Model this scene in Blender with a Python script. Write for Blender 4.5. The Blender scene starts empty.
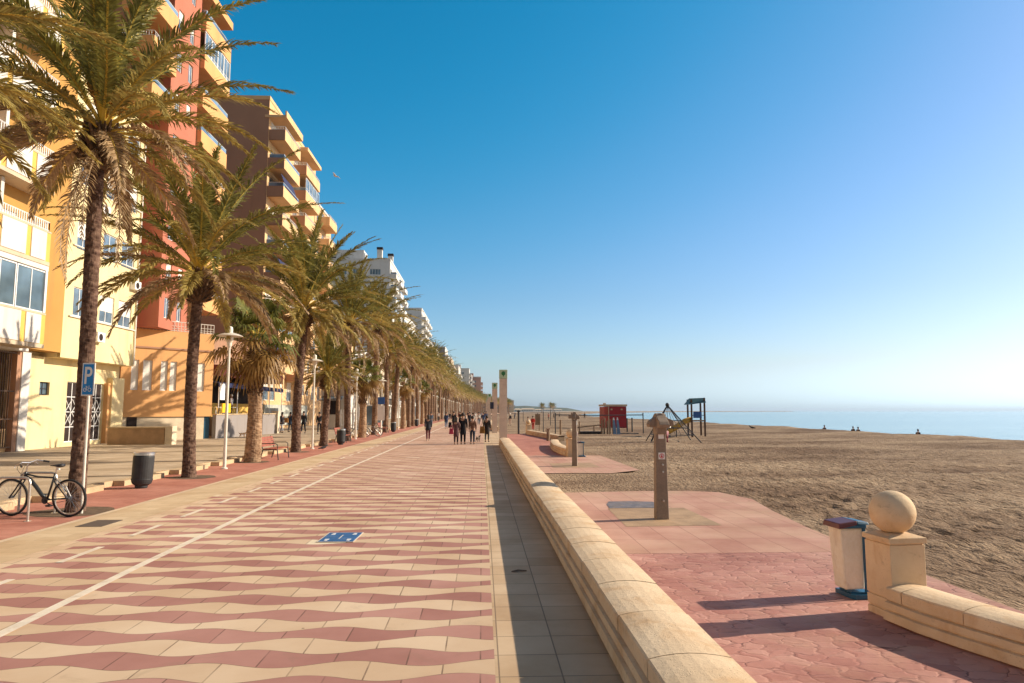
import bpy, math, random
import numpy as np
from mathutils import Vector, Matrix
random.seed(7)
R = math.radians
PI = math.pi
scene = bpy.context.scene
COL = scene.collection
ORI = {}

# ------------------------------------------------------------------ materials
class NT:
    """short-hand for building node trees"""
    def __init__(self, name):
        self.m = bpy.data.materials.new(name); self.m.use_nodes = True
        self.t = self.m.node_tree; self.n = self.t.nodes; self.l = self.t.links
        self.b = self.n['Principled BSDF']; self.out = self.n['Material Output']
        self.tc = self.n.new('ShaderNodeTexCoord')
    def put(self, sock, v):
        if isinstance(v, (int, float)): sock.default_value = v
        elif isinstance(v, (tuple, list)):
            sock.default_value = (*v, 1) if len(v) == 3 and sock.type == 'RGBA' else v
        else: self.l.new(v, sock)
    def M(self, op, a, b=None, c=None):
        n = self.n.new('ShaderNodeMath'); n.operation = op
        for i, v in enumerate((a, b, c)):
            if v is not None: self.put(n.inputs[i], v)
        return n.outputs[0]
    def mix(self, f, a, b, mode='MIX'):
        n = self.n.new('ShaderNodeMix'); n.data_type = 'RGBA'; n.blend_type = mode
        self.put(n.inputs[0], f); self.put(n.inputs[6], a); self.put(n.inputs[7], b)
        return n.outputs[2]
    def noise(self, scale, detail=4, rough=.55, vec=None, dist=0):
        n = self.n.new('ShaderNodeTexNoise'); n.inputs['Scale'].default_value = scale
        n.inputs['Detail'].default_value = detail; n.inputs['Roughness'].default_value = rough
        n.inputs['Distortion'].default_value = dist
        self.l.new(vec if vec is not None else self.tc.outputs['Object'], n.inputs['Vector']); return n.outputs['Fac']
    def vor(self, scale, feature='F1', vec=None, rnd=1.0):
        n = self.n.new('ShaderNodeTexVoronoi'); n.feature = feature; n.inputs['Scale'].default_value = scale
        n.inputs['Randomness'].default_value = rnd
        self.l.new(vec if vec is not None else self.tc.outputs['Object'], n.inputs['Vector']); return n
    def ramp(self, f, p0, p1, c0=(0, 0, 0), c1=(1, 1, 1)):
        n = self.n.new('ShaderNodeValToRGB'); e = n.color_ramp.elements
        e[0].position = p0; e[1].position = p1; e[0].color = (*c0, 1); e[1].color = (*c1, 1)
        self.put(n.inputs[0], f); return n.outputs[0]
    def xyz(self, vec=None):
        n = self.n.new('ShaderNodeSeparateXYZ'); self.l.new(vec if vec is not None else self.tc.outputs['Object'], n.inputs[0])
        return n.outputs
    def comb(self, x, y, z=0.0):
        n = self.n.new('ShaderNodeCombineXYZ')
        for i, v in enumerate((x, y, z)): self.put(n.inputs[i], v)
        return n.outputs[0]
    def scalev(self, s):
        n = self.n.new('ShaderNodeMapping'); n.inputs['Scale'].default_value = s
        self.l.new(self.tc.outputs['Object'], n.inputs['Vector']); return n.outputs[0]
    def bump(self, h, strength=.5, dist=.02, prev=None):
        n = self.n.new('ShaderNodeBump'); n.inputs['Strength'].default_value = strength; n.inputs['Distance'].default_value = dist
        self.put(n.inputs['Height'], h)
        if prev is not None: self.l.new(prev, n.inputs['Normal'])
        return n.outputs[0]
    def fin(self, col, rough=.8, normal=None, metal=0, spec=.5):
        self.put(self.b.inputs['Base Color'], col); self.put(self.b.inputs['Roughness'], rough)
        self.b.inputs['Metallic'].default_value = metal; self.b.inputs['Specular IOR Level'].default_value = spec
        if normal is not None: self.l.new(normal, self.b.inputs['Normal'])
        return self.m

def mottle(name, c, rough=.85, var=.18, scale=1.5, fine=30, bump=.15, stain=None, stain_amt=.35, metal=0, spec=.3, bdist=.01):
    t = NT(name)
    lo = tuple(x*(1-var) for x in c); hi = tuple(min(1, x*(1+var)) for x in c)
    a = t.ramp(t.noise(scale, 5), .3, .7, lo, hi)
    a = t.mix(.12, a, t.ramp(t.noise(fine, 3), .3, .7), 'OVERLAY')
    if stain:
        m = t.ramp(t.noise(scale*.8+.37, 6, .65, dist=.6), .5, .72)
        a = t.mix(t.M('MULTIPLY', m, stain_amt), a, stain)
    nb = t.bump(t.noise(fine, 4), bump, bdist) if bump else None
    return t.fin(a, rough, nb, metal, spec)

def plaster(name, c, dirt=(.22, .15, .09)):
    t = NT(name)
    a = t.ramp(t.noise(.5, 5), .3, .75, tuple(x*.9 for x in c), tuple(min(1, x*1.06) for x in c))
    streak = t.noise(1.0, 6, .6, vec=t.scalev((1.6, 1.6, .18)))
    a = t.mix(t.M('MULTIPLY', t.ramp(streak, .52, .78), .28), a, dirt)
    return t.fin(a, .9, t.bump(t.noise(45, 3), .12, .01), spec=.2)

def simple(name, c, rough=.5, metal=0, spec=.5):
    return mottle(name, c, rough, .1, 3, 40, 0, metal=metal, spec=spec)

def glass(name, c=(.05, .08, .1), rough=.08):
    t = NT(name)
    a = t.ramp(t.noise(.35, 3), .35, .65, tuple(x*.5 for x in c), tuple(min(1, x*1.8) for x in c))
    return t.fin(a, rough, t.bump(t.noise(.8, 2), .05, .05), spec=.9)

def leafmat(name, c, c2, trans=.35):
    t = NT(name)
    oi = t.n.new('ShaderNodeObjectInfo')
    n1 = t.ramp(t.noise(1.4, 4), .35, .68, c, c2)
    a = t.mix(.3, n1, t.ramp(t.noise(9, 2), .3, .7, tuple(x*.5 for x in c), tuple(min(1, x*1.5) for x in c2)))
    t.fin(a, .5, spec=.45)
    tr = t.n.new('ShaderNodeBsdfTranslucent'); t.l.new(a, tr.inputs[0])
    mx = t.n.new('ShaderNodeMixShader'); mx.inputs[0].default_value = trans
    t.l.new(t.b.outputs[0], mx.inputs[1]); t.l.new(tr.outputs[0], mx.inputs[2]); t.l.new(mx.outputs[0], t.out.inputs[0])
    return t.m

def pav_waves():
    t = NT('wavy_paving')
    X, Y, Z = t.xyz()
    P = 1.172; D = .2935
    u = t.M('DIVIDE', t.M('SUBTRACT', Y, 5.70), D)
    n = t.M('FLOOR', t.M('ADD', u, .5))
    ph = t.M('SUBTRACT', t.M('DIVIDE', t.M('ADD', X, 1.03), P), t.M('DIVIDE', n, 4.0))
    e = t.M('MULTIPLY', t.M('COSINE', t.M('MULTIPLY', ph, 2*PI)), .225)
    d = t.M('SUBTRACT', t.M('SUBTRACT', u, n), e)
    k = t.M('SUBTRACT', n, t.M('LESS_THAN', d, 0.0))            # row index
    odd = t.M('ABSOLUTE', t.M('MODULO', k, 2.0))
    tx = t.M('SUBTRACT', t.M('SUBTRACT', t.M('DIVIDE', t.M('ADD', X, 1.03), P/2), t.M('DIVIDE', k, 2.0)), .75)
    tf = t.M('ABSOLUTE', t.M('SUBTRACT', tx, t.M('ROUND', tx)))
    wn = t.n.new('ShaderNodeTexWhiteNoise'); t.l.new(t.comb(t.M('FLOOR', tx), k), wn.inputs['Vector'])
    wr = t.n.new('ShaderNodeTexWhiteNoise'); t.l.new(t.comb(k, 3.0), wr.inputs['Vector'])
    lim = t.M('SUBTRACT', t.M('MULTIPLY', wr.outputs[0], .45), 6.3)
    red = t.M('MULTIPLY', t.M('SUBTRACT', 1.0, odd), t.M('GREATER_THAN', X, lim))
    rc = t.mix(wn.outputs[0], (.38, .175, .14), (.49, .255, .205))
    cc = t.mix(wn.outputs[0], (.61, .435, .28), (.71, .53, .36))
    # a few replaced pale slabs
    pale = t.M('MULTIPLY', t.M('GREATER_THAN', wn.outputs[0], .988), odd)
    cc = t.mix(pale, cc, (.78, .66, .47))
    c = t.mix(red, cc, rc)
    big = t.ramp(t.noise(.55, 6, .6), .3, .72)
    c = t.mix(.32, c, big, 'SOFT_LIGHT')
    st = t.ramp(t.noise(2.3, 7, .7, dist=.8), .58, .8)
    c = t.mix(t.M('MULTIPLY', st, .42), c, (.26, .185, .125))
    jt = t.M('MAXIMUM', t.M('LESS_THAN', tf, .011), t.M('LESS_THAN', t.M('ABSOLUTE', d), .017))
    wob = t.ramp(t.noise(3.0, 2), .3, .6)
    jv = t.M('MULTIPLY', jt, t.M('ADD', t.M('MULTIPLY', wob, .55), .2))
    c = t.mix(jv, c, (.13, .075, .05))
    spk = t.ramp(t.vor(3.1).outputs['Distance'], .035, .05, (1, 1, 1), (0, 0, 0))
    rarity = t.M('GREATER_THAN', t.noise(.9, 1), .5)
    c = t.mix(t.M('MULTIPLY', spk, t.M('MULTIPLY', rarity, .7)), c, (.08, .05, .035))
    h = t.M('SUBTRACT', t.M('MULTIPLY', t.noise(60, 4), .3), t.M('MULTIPLY', jt, 1.0))
    return t.fin(c, .82, t.bump(h, .35, .006), spec=.25)

def pav_grid(name, c, c2, sx, sy, ox=0, oy=0, joint=.012, stagger=0.0, jc=(.14, .1, .07), jamt=.7, damp=None):
    t = NT(name)
    X, Y, Z = t.xyz()
    v = t.M('DIVIDE', t.M('SUBTRACT', Y, oy), sy); row = t.M('FLOOR', v)
    u = t.M('DIVIDE', t.M('SUBTRACT', X, ox), sx)
    if stagger: u = t.M('ADD', u, t.M('MULTIPLY', row, stagger))
    wn = t.n.new('ShaderNodeTexWhiteNoise'); t.l.new(t.comb(t.M('FLOOR', u), row), wn.inputs['Vector'])
    a = t.mix(wn.outputs[0], c, c2)
    a = t.mix(.35, a, t.ramp(t.noise(.8, 6, .6), .3, .7), 'SOFT_LIGHT')
    st = t.ramp(t.noise(1.7, 7, .7, dist=.8), .55, .8)
    a = t.mix(t.M('MULTIPLY', st, .3), a, damp or (.24, .17, .11))
    if 'slabs' in name:
        dx_ = t.ramp(t.M('DIVIDE', t.M('SUBTRACT', X, 5.2), 1.5), 0, 1); dy_ = t.ramp(t.M('DIVIDE', t.M('SUBTRACT', Y, 18.6), 1.6), 0, 1)
        dr = t.M('MULTIPLY', t.M('MAXIMUM', dx_, dy_), t.ramp(t.noise(1.1, 6, .7), .42, .6))
        a = t.mix(t.M('MULTIPLY', dr, .45), a, (.46, .33, .21))
        a = t.mix(t.M('MULTIPLY', t.ramp(t.noise(.45, 4, .6), .45, .62), .35), a, (.58, .40, .27))
    ju = t.M('LESS_THAN', t.M('MULTIPLY', t.M('ABSOLUTE', t.M('SUBTRACT', u, t.M('ROUND', u))), sx), joint/2)
    jw = t.M('LESS_THAN', t.M('MULTIPLY', t.M('ABSOLUTE', t.M('SUBTRACT', v, t.M('ROUND', v))), sy), joint/2)
    j = t.M('MAXIMUM', ju, jw)
    a = t.mix(t.M('MULTIPLY', j, jamt), a, jc)
    h = t.M('SUBTRACT', t.M('MULTIPLY', t.noise(55, 4), .35), j)
    return t.fin(a, .85, t.bump(h, .35, .006), spec=.25)

def pav_stamped():
    t = NT('stamped_red_paving')
    vec = t.scalev((3.7, 6.0, 1))
    nz = t.n.new('ShaderNodeTexNoise'); nz.inputs['Scale'].default_value = 1.5
    t.l.new(vec, nz.inputs['Vector'])
    mixv = t.n.new('ShaderNodeVectorMath'); mixv.operation = 'MULTIPLY_ADD'
    t.l.new(nz.outputs['Color'], mixv.inputs[0]); mixv.inputs[1].default_value = (.7, .7, 0); t.l.new(vec, mixv.inputs[2])
    ve = t.vor(1.0, 'DISTANCE_TO_EDGE', mixv.outputs[0], .75).outputs['Distance']
    vc = t.vor(1.0, 'F1', mixv.outputs[0], .75).outputs['Color']
    a = t.mix(t.xyz(vc)[0], (.42, .185, .145), (.51, .26, .205))
    a = t.mix(.4, a, t.ramp(t.noise(.9, 6, .6), .3, .7), 'SOFT_LIGHT')
    sand = t.ramp(t.noise(.8, 6, .7, dist=1), .5, .75)
    a = t.mix(t.M('MULTIPLY', sand, .4), a, (.52, .33, .2))
    dr = t.M('MULTIPLY', t.ramp(t.M('DIVIDE', t.M('SUBTRACT', t.xyz()[0], 5.0), 1.6), 0, 1), t.ramp(t.noise(1.1, 6, .7), .42, .6))
    a = t.mix(t.M('MULTIPLY', dr, .4), a, (.46, .33, .21))
    crack = t.M('MULTIPLY', t.M('LESS_THAN', ve, .032), t.ramp(t.noise(2.3, 3), .48, .62))
    a = t.mix(t.M('MULTIPLY', crack, .75), a, (.12, .05, .04))
    h = t.M('ADD', t.ramp(ve, 0, .12), t.M('MULTIPLY', t.noise(7, 5, .6), 1.2))
    return t.fin(a, .75, t.bump(h, .5, .010), spec=.3)

def stonemat():
    t = NT('sandstone')
    a = t.ramp(t.noise(1.3, 6, .6), .3, .72, (.66, .48, .30), (.84, .66, .45))
    o = t.ramp(t.noise(2.1, 6, .65, dist=.7), .50, .68)
    a = t.mix(t.M('MULTIPLY', o, .55), a, (.56, .32, .14))
    g = t.ramp(t.noise(4.5, 7, .75, dist=.4), .58, .72)
    a = t.mix(t.M('MULTIPLY', g, .45), a, (.26, .18, .12))
    pit = t.ramp(t.vor(38).outputs['Distance'], .10, .2, (1, 1, 1), (0, 0, 0))
    pm = t.M('MULTIPLY', pit, t.ramp(t.noise(3, 3), .5, .6))
    a = t.mix(t.M('MULTIPLY', pm, .55), a, (.3, .2, .12))
    h = t.M('SUBTRACT', t.M('MULTIPLY', t.noise(22, 6, .7), 1.0), t.M('MULTIPLY', pm, .6))
    return t.fin(a, .9, t.bump(h, .5, .014), spec=.2)

def sandmat():
    t = NT('beach_sand')
    big = t.ramp(t.noise(.085, 5, .6, vec=t.scalev((1, 2.2, 1))), .38, .62)
    a = t.mix(big, (.20, .13, .082), (.42, .305, .20))
    a = t.mix(.45, a, t.ramp(t.noise(2.5, 6, .7), .3, .7), 'SOFT_LIGHT')
    a = t.mix(.45, a, t.ramp(t.noise(38, 3, .7), .32, .68), 'OVERLAY')
    dk = t.ramp(t.noise(7, 4, .65, vec=t.scalev((1.5, .55, 1))), .50, .66)
    a = t.mix(t.M('MULTIPLY', dk, .4), a, (.17, .11, .065))
    sv = t.scalev((1.35, .5, 1)); n0 = t.bump(t.noise(7.0, 3, .6, vec=sv), 1.0, .10)
    n1 = t.bump(t.noise(17, 3, .6, vec=sv), .8, .03, n0)
    return t.fin(a, .95, n1, spec=.08)

def seamat():
    t = NT('sea_water')
    X, Y, Z = t.xyz()
    band = t.ramp(t.noise(.004, 5, .6, vec=t.scalev((.35, 2.2, 1))), .35, .7)
    a = t.mix(band, (.16, .33, .38), (.26, .43, .47))
    n1 = t.bump(t.noise(.8, 5, .6, vec=t.scalev((1, 1.4, 1))), .35, .5)
    n2 = t.bump(t.noise(.06, 4, .6), .3, 3.0, n1)
    return t.fin(a, .14, n2, spec=.6)

def barkmat(name, c, c2, zs=5.0):
    t = NT(name)
    v = t.vor(7.0, 'F1', t.scalev((1, 1, 1.9)))
    a = t.ramp(v.outputs['Distance'], .1, .75, c2, c)
    a = t.mix(.5, a, t.ramp(t.noise(4, 5), .3, .7), 'SOFT_LIGHT')
    st = t.ramp(t.noise(1.2, 4), .45, .65)
    a = t.mix(t.M('MULTIPLY', st, .35), a, c2)
    h = t.M('ADD', t.M('MULTIPLY', v.outputs['Distance'], -1.0), t.M('MULTIPLY', t.noise(30, 4, vec=t.scalev((1, 1, .3))), .5))
    return t.fin(a, .95, t.bump(h, .8, .04), spec=.15)

MT = dict(
 waves=pav_waves(),
 strip=pav_grid('cream_paving', (.53, .37, .225), (.63, .46, .295), .48, .462, .62, 5.38),
 band=pav_grid('yellow_paving', (.56, .405, .245), (.64, .48, .30), .60, .30, -7.2, 0, .008, .5, jamt=.4),
 redwalk=pav_grid('red_paving', (.42, .17, .12), (.50, .215, .155), .22, .11, 0, 0, .006, .5, jamt=.35),
 leftwalk=pav_grid('tan_paving', (.44, .345, .235), (.50, .395, .275), .6, .6, 0, 0, .01, 0, jamt=.4),
 slabs=pav_grid('red_slabs', (.48, .25, .19), (.55, .32, .24), .62, 1.25, 2.85, 11.7, .014, .0, (.2, .08, .06), .6, (.5, .36, .23)),
 stamped=pav_stamped(), sand=sandmat(), sea=seamat(),
 white_line=mottle('white_road_paint', (.80, .70, .56), .6, .12, 3, 30, .2, (.5, .36, .25), .6),
 edge=mottle('pale_edging_stone', (.68, .53, .36), .85, .1, 1, 30, .1, (.4, .28, .18), .4),
 kerb=mottle('kerb_stone', (.55, .41, .25), .85, .15, 1.2, 30, .2, (.3, .2, .12), .5),
 stone=stonemat(),
 mortar=mottle('dark_joint', (.16, .10, .06), .95, .3, 3, 30, .3),
 soil=mottle('tree_pit_soil', (.16, .11, .07), .97, .35, 6, 40, .8, bdist=.03),
 drain=mottle('wet_brown_concrete', (.42, .28, .165), .75, .2, 1.5, 30, .2, (.27, .17, .09), .7),
 puddle=mottle('wet_drain_grate', (.17, .145, .145), .6, .35, 5, 20, .4, (.34, .24, .15), .7, spec=.5),
 metal_white=simple('cream_painted_metal', (.72, .68, .60), .4),
 metal_grey=simple('galvanised_metal', (.55, .50, .45), .35, .7),
 metal_dark=simple('dark_metal', (.035, .035, .04), .45, .3),
 bin_black=mottle('charcoal_plastic', (.035, .035, .037), .55, .2, 4, 40, .1),
 steel=simple('bright_steel', (.6, .6, .6), .3, .9),
 blue=simple('blue_paint', (.02, .10, .36), .45),
 sky_blue=simple('light_blue_sign', (.0, .22, .62), .4),
 white=simple('white_paint', (.80, .80, .79), .5),
 whitewall=plaster('white_render', (.68, .65, .60)),
 whitewall2=plaster('cool_white_render', (.66, .65, .64)),
 ochre=plaster('ochre_render', (.50, .27, .08)),
 yellow=plaster('yellow_render', (.74, .46, .12)),
 cream=plaster('cream_render', (.78, .64, .36)),
 orange=plaster('orange_render', (.70, .38, .16)),
 peach=plaster('peach_render', (.72, .47, .25)),
 red=plaster('brick_red_render', (.48, .17, .11)),
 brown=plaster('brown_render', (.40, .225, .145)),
 pinkb=plaster('pink_brick_render', (.50, .30, .23)),
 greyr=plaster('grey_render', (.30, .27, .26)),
 beige=plaster('beige_render', (.58, .47, .34)),
 plinth=mottle('travertine_plinth', (.62, .52, .38), .8, .12, 2, 20, .1),
 glass=glass('window_glass', (.10, .15, .19)), glassb=glass('blue_glass', (.13, .19, .26)),
 shutter=mottle('white_shutter', (.78, .75, .68), .6, .05, 1, 10, 0),
 curtain=mottle('pale_curtain', (.45, .47, .42), .7, .2, 3, 10, 0),
 dark=mottle('dark_interior', (.03, .02, .018), .9, .3, 1, 10, 0),
 wood=mottle('weathered_wood', (.27, .19, .125), .85, .25, 3, 40, .4, (.15, .1, .07), .6),
 woodred=mottle('varnished_bench_wood', (.30, .09, .05), .5, .25, 4, 40, .2),
 sconc=mottle('shower_post_concrete', (.26, .20, .155), .8, .15, 2, 30, .2, (.18, .13, .10), .5),
 pillar=mottle('pink_stone_pillar', (.76, .63, .52), .85, .1, 1.5, 30, .2, (.42, .28, .2), .5),
 green_pale=simple('pale_green_panel', (.50, .66, .45), .5), green_dark=simple('green_emblem', (.03, .20, .06), .5),
 redbox=mottle('dark_red_paint', (.30, .012, .02), .5, .15, 1, 20, 0), redor=mottle('faded_red_paint', (.40, .07, .045), .6, .15, 1, 20, 0),
 ybag=mottle('yellowed_plastic', (.84, .77, .63), .55, .1, 2, 20, .1, (.35, .2, .1), .5),
 purple=simple('dark_purple_plastic', (.12, .028, .04), .45), yslide=simple('yellow_slide_plastic', (.46, .27, .03), .35),
 teal=simple('teal_roof_paint', (.03, .09, .11), .5), rope=mottle('rope', (.06, .07, .1), .8, .1, 3, 30, 0),
 awning=simple('navy_awning_fabric', (.012, .02, .08), .8), ysign=simple('yellow_sign', (.85, .52, .01), .5),
 leaf1=leafmat('palm_leaf_green', (.10, .10, .022), (.33, .29, .07)),
 leaf2=leafmat('palm_leaf_olive', (.19, .15, .04), (.52, .40, .12)),
 leaf3=leafmat('palm_leaf_dry', (.26, .16, .08), (.50, .35, .19), .25),
 fan1=leafmat('fan_leaf_green', (.06, .09, .018), (.24, .22, .04), .35),
 fan2=leafmat('fan_leaf_yellow', (.20, .11, .03), (.40, .24, .07), .35),
 rach=mottle('frond_stem', (.62, .44, .08), .5, .25, 1, 10, 0), stubs=mottle('old_frond_bases', (.13, .075, .04), .9, .4, 6, 20, .3),
 fruit=mottle('fruit_stalks', (.42, .20, .03), .7, .3, 6, 20, 0),
 bark=barkmat('date_palm_bark', (.17, .105, .075), (.065, .034, .026)), bark2=barkmat('fan_palm_bark', (.40, .265, .165), (.20, .12, .07)),
 bark3=barkmat('far_palm_bark', (.27, .175, .115), (.12, .07, .045)),
 skin=simple('skin', (.42, .24, .16), .6), hair=simple('dark_hair', (.025, .015, .01), .6), hairw=simple('grey_hair', (.4, .38, .35), .7),
 tyre=simple('rubber_tyre', (.02, .02, .02), .8), scrub=leafmat('shrub_leaf', (.05, .08, .02), (.12, .14, .05)),
)
CL = {}
def cloth(c):
    if c not in CL: CL[c] = mottle('cloth_%d' % (len(CL)+1), c, .9, .2, 6, 40, .2)
    return CL[c]

# ------------------------------------------------------------------ mesh builder
class MB:
    def __init__(s): s.v = []; s.f = []; s.mi = []
    def add(s, vs, fs, mi=0):
        o = len(s.v); s.v.extend([tuple(p) for p in vs]); s.f.extend([tuple(i+o for i in f) for f in fs]); s.mi.extend([mi]*len(fs)); return s
    def box(s, x0, x1, y0, y1, z0, z1, mi=0):
        return s.add([(x0,y0,z0),(x1,y0,z0),(x1,y1,z0),(x0,y1,z0),(x0,y0,z1),(x1,y0,z1),(x1,y1,z1),(x0,y1,z1)],
              [(0,3,2,1),(4,5,6,7),(0,1,5,4),(1,2,6,5),(2,3,7,6),(3,0,4,7)], mi)
    def hexa(s, bot, top, mi=0):
        return s.add(list(bot)+list(top), [(3,2,1,0),(4,5,6,7),(0,1,5,4),(1,2,6,5),(2,3,7,6),(3,0,4,7)], mi)
    def prism(s, poly, z0, z1, mi=0):
        n = len(poly); vs = [(x,y,z0) for x,y in poly]+[(x,y,z1) for x,y in poly]
        fs = [tuple(range(n-1,-1,-1)), tuple(range(n,2*n))]+[(i,(i+1)%n,(i+1)%n+n,i+n) for i in range(n)]
        return s.add(vs, fs, mi)
    def tube(s, pts, r, n=8, mi=0, cap=True):
        pts = [Vector(p) for p in pts]; rs = r if isinstance(r, (list, tuple)) else [r]*len(pts)
        vs = []; prev = None
        for i, p in enumerate(pts):
            t = (pts[min(i+1, len(pts)-1)]-pts[max(i-1, 0)]).normalized()
            a = prev if prev is not None else (Vector((0,0,1)) if abs(t.z) < .9 else Vector((1,0,0)))
            u = (a-t*a.dot(t)).normalized(); w = t.cross(u); prev = u
            for k in range(n):
                q = 2*PI*k/n; vs.append(p+u*math.cos(q)*rs[i]+w*math.sin(q)*rs[i])
        fs = [(i*n+k, i*n+(k+1)%n, (i+1)*n+(k+1)%n, (i+1)*n+k) for i in range(len(pts)-1) for k in range(n)]
        if cap: fs += [tuple(range(n-1,-1,-1)), tuple(range((len(pts)-1)*n, len(pts)*n))]
        return s.add(vs, fs, mi)
    def lathe(s, prof, n=20, c=(0,0,0), mi=0):
        vs = []; cx, cy, cz = c
        for r, z in prof:
            for k in range(n): q = 2*PI*k/n; vs.append((cx+r*math.cos(q), cy+r*math.sin(q), cz+z))
        fs = [(i*n+k, i*n+(k+1)%n, (i+1)*n+(k+1)%n, (i+1)*n+k) for i in range(len(prof)-1) for k in range(n)]
        fs += [tuple(range(n-1,-1,-1)), tuple(range((len(prof)-1)*n, len(prof)*n))]
        return s.add(vs, fs, mi)
    def sphere(s, c, r, n=16, mi=0, sc=(1,1,1)):
        m = n//2
        prof = [(r*math.sin(PI*i/m), -r*math.cos(PI*i/m)) for i in range(m+1)]
        prof[0] = (.001*r, -r); prof[-1] = (.001*r, r)
        o = len(s.v); s.lathe(prof, n, (0,0,0), mi)
        for i in range(o, len(s.v)): x,y,z = s.v[i]; s.v[i] = (c[0]+x*sc[0], c[1]+y*sc[1], c[2]+z*sc[2])
        return s
    def sweep(s, prof, path, mi=0, cap=True):
        """prof = closed list (side offset, z); path = (x,y) points; side = to the right of travel"""
        n = len(prof); vs = []
        for i, p in enumerate(path):
            a = Vector(path[max(i-1,0)]); b = Vector(path[min(i+1,len(path)-1)]); t = (b-a).normalized(); rt = Vector((t.y, -t.x))
            for q, z in prof: vs.append((p[0]+rt.x*q, p[1]+rt.y*q, z))
        fs = [(i*n+k, (i+1)*n+k, (i+1)*n+(k+1)%n, i*n+(k+1)%n) for i in range(len(path)-1) for k in range(n)]
        if cap: fs += [tuple(range(n)), tuple(range(len(path)*n-1, (len(path)-1)*n-1, -1))]
        return s.add(vs, fs, mi)
    def mesh(s, name, mats, smooth=False):
        me = bpy.data.meshes.new(name); me.from_pydata(s.v, [], s.f)
        for m in (mats if isinstance(mats, (list, tuple)) else [mats]): me.materials.append(m)
        if any(s.mi): me.polygons.foreach_set('material_index', s.mi)
        if smooth: me.polygons.foreach_set('use_smooth', [True]*len(me.polygons))
        me.update(); return me
def fixn(me):
    import bmesh
    bm = bmesh.new(); bm.from_mesh(me); bmesh.ops.recalc_face_normals(bm, faces=bm.faces); bm.to_mesh(me); bm.free()

def tag(o, label=None, cat=None, group=None, kind=None):
    for k, v in (('label', label), ('category', cat), ('group', group), ('kind', kind)):
        if v: o[k] = v
    return o
def link(name, me, parent=None, loc=None):
    o = bpy.data.objects.new(name, me); COL.objects.link(o)
    if parent: o.parent = parent
    if loc is not None: o.location = loc
    return o
def part(name, mb, mat, parent, world=False, smooth=False, loc=None, bevel=0):
    """one mesh object under its thing; world=True: vertices are given in world metres"""
    me = mb if isinstance(mb, bpy.types.Mesh) else mb.mesh(name, mat, smooth)
    if not isinstance(mb, bpy.types.Mesh) and not any(k in name for k in ('crown', 'frond')): fixn(me)
    o = link(name, me, parent, loc)
    if world and parent:
        w = ORI[parent.name]; me.transform(Matrix.Translation(-w))
    ORI[o.name] = ORI.get(parent.name, Vector()) if parent else Vector()
    if bevel:
        b = o.modifiers.new('bevel', 'BEVEL'); b.width = bevel; b.segments = 2; b.limit_method = 'ANGLE'
    return o
def thing(name, label, cat, loc=(0,0,0), rz=0, group=None):
    o = bpy.data.objects.new(name, None); COL.objects.link(o); o.location = loc; o.rotation_euler = (0,0,rz)
    o.empty_display_size = .3
    ORI[o.name] = Vector(loc); return tag(o, label, cat, group)
def copy_tree(o, parent=None):
    c = o.copy(); COL.objects.link(c)
    if parent: c.parent = parent
    for ch in [x for x in o.children]: copy_tree(ch, c)
    return c
def structure(name, mb, mat, smooth=False):
    return tag(link(name, mb.mesh(name, mat, smooth)), kind='structure')

def off(Y): return max(0., Y-180.)**2/6000.        # the coast bends seawards far away

# ------------------------------------------------------------------ value noise (numpy)
_rng = np.random.RandomState(5); _tab = _rng.rand(256, 256)
def vnoise(x, y):
    xi = np.floor(x).astype(int); yi = np.floor(y).astype(int); fx = x-xi; fy = y-yi
    fx = fx*fx*(3-2*fx); fy = fy*fy*(3-2*fy); g = lambda i, j: _tab[i & 255, j & 255]
    return (g(xi,yi)*(1-fx)+g(xi+1,yi)*fx)*(1-fy)+(g(xi,yi+1)*(1-fx)+g(xi+1,yi+1)*fx)*fy
def fbm(x, y, o=4):
    s = 0; a = 1; t = 0
    for i in range(o): s = s+a*vnoise(x*2**i+i*17.3, y*2**i+i*9.1); t += a; a *= .5
    return s/t

# ------------------------------------------------------------------ ground, paving, sand, sea
def sheet(name, pts, z, mat): return structure(name, MB().add([(x,y,z) for x,y in pts], [tuple(range(len(pts)))]), mat)
Ys = [-12, 0, 20, 60, 120, 180, 200, 220, 240, 260, 280, 300, 330, 360, 400, 450, 500, 560, 620, 700, 800, 900]
def ribbon(name, x0, x1, z, mat, ys=Ys):
    m = MB()
    for a, b in zip(ys[:-1], ys[1:]):
        m.add([(x0+off(a),a,z),(x1+off(a),a,z),(x1+off(b),b,z),(x0+off(b),b,z)], [(0,1,2,3)])
    return structure(name, m, mat)
# terrain that carries the town
mb = MB()
ys = [-300]+Ys[1:]+[1200, 1600, 2500]
for a, b in zip(ys[:-1], ys[1:]):
    xa = off(a); xb = off(b)
    mb.add([(-2500,a,-.06),(1.2+xa,a,-.06),(1.2+xb,b,-.06),(-2500,b,-.06)], [(0,1,2,3)])
structure('ground', mb, MT['leftwalk'])
ribbon('promenade_edge_strip', .11, 1.56, .0, MT['strip'])
ribbon('promenade_paving', -5.9-1.25, .11, .0, MT['waves'])
ribbon('bicycle_lane', -7.3, -6.3, .004, MT['band'])
ribbon('edging_strip', -7.42, -7.30, .006, MT['edge'])
ribbon('red_footpath', -9.9, -7.42, .0, MT['redwalk'])
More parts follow.
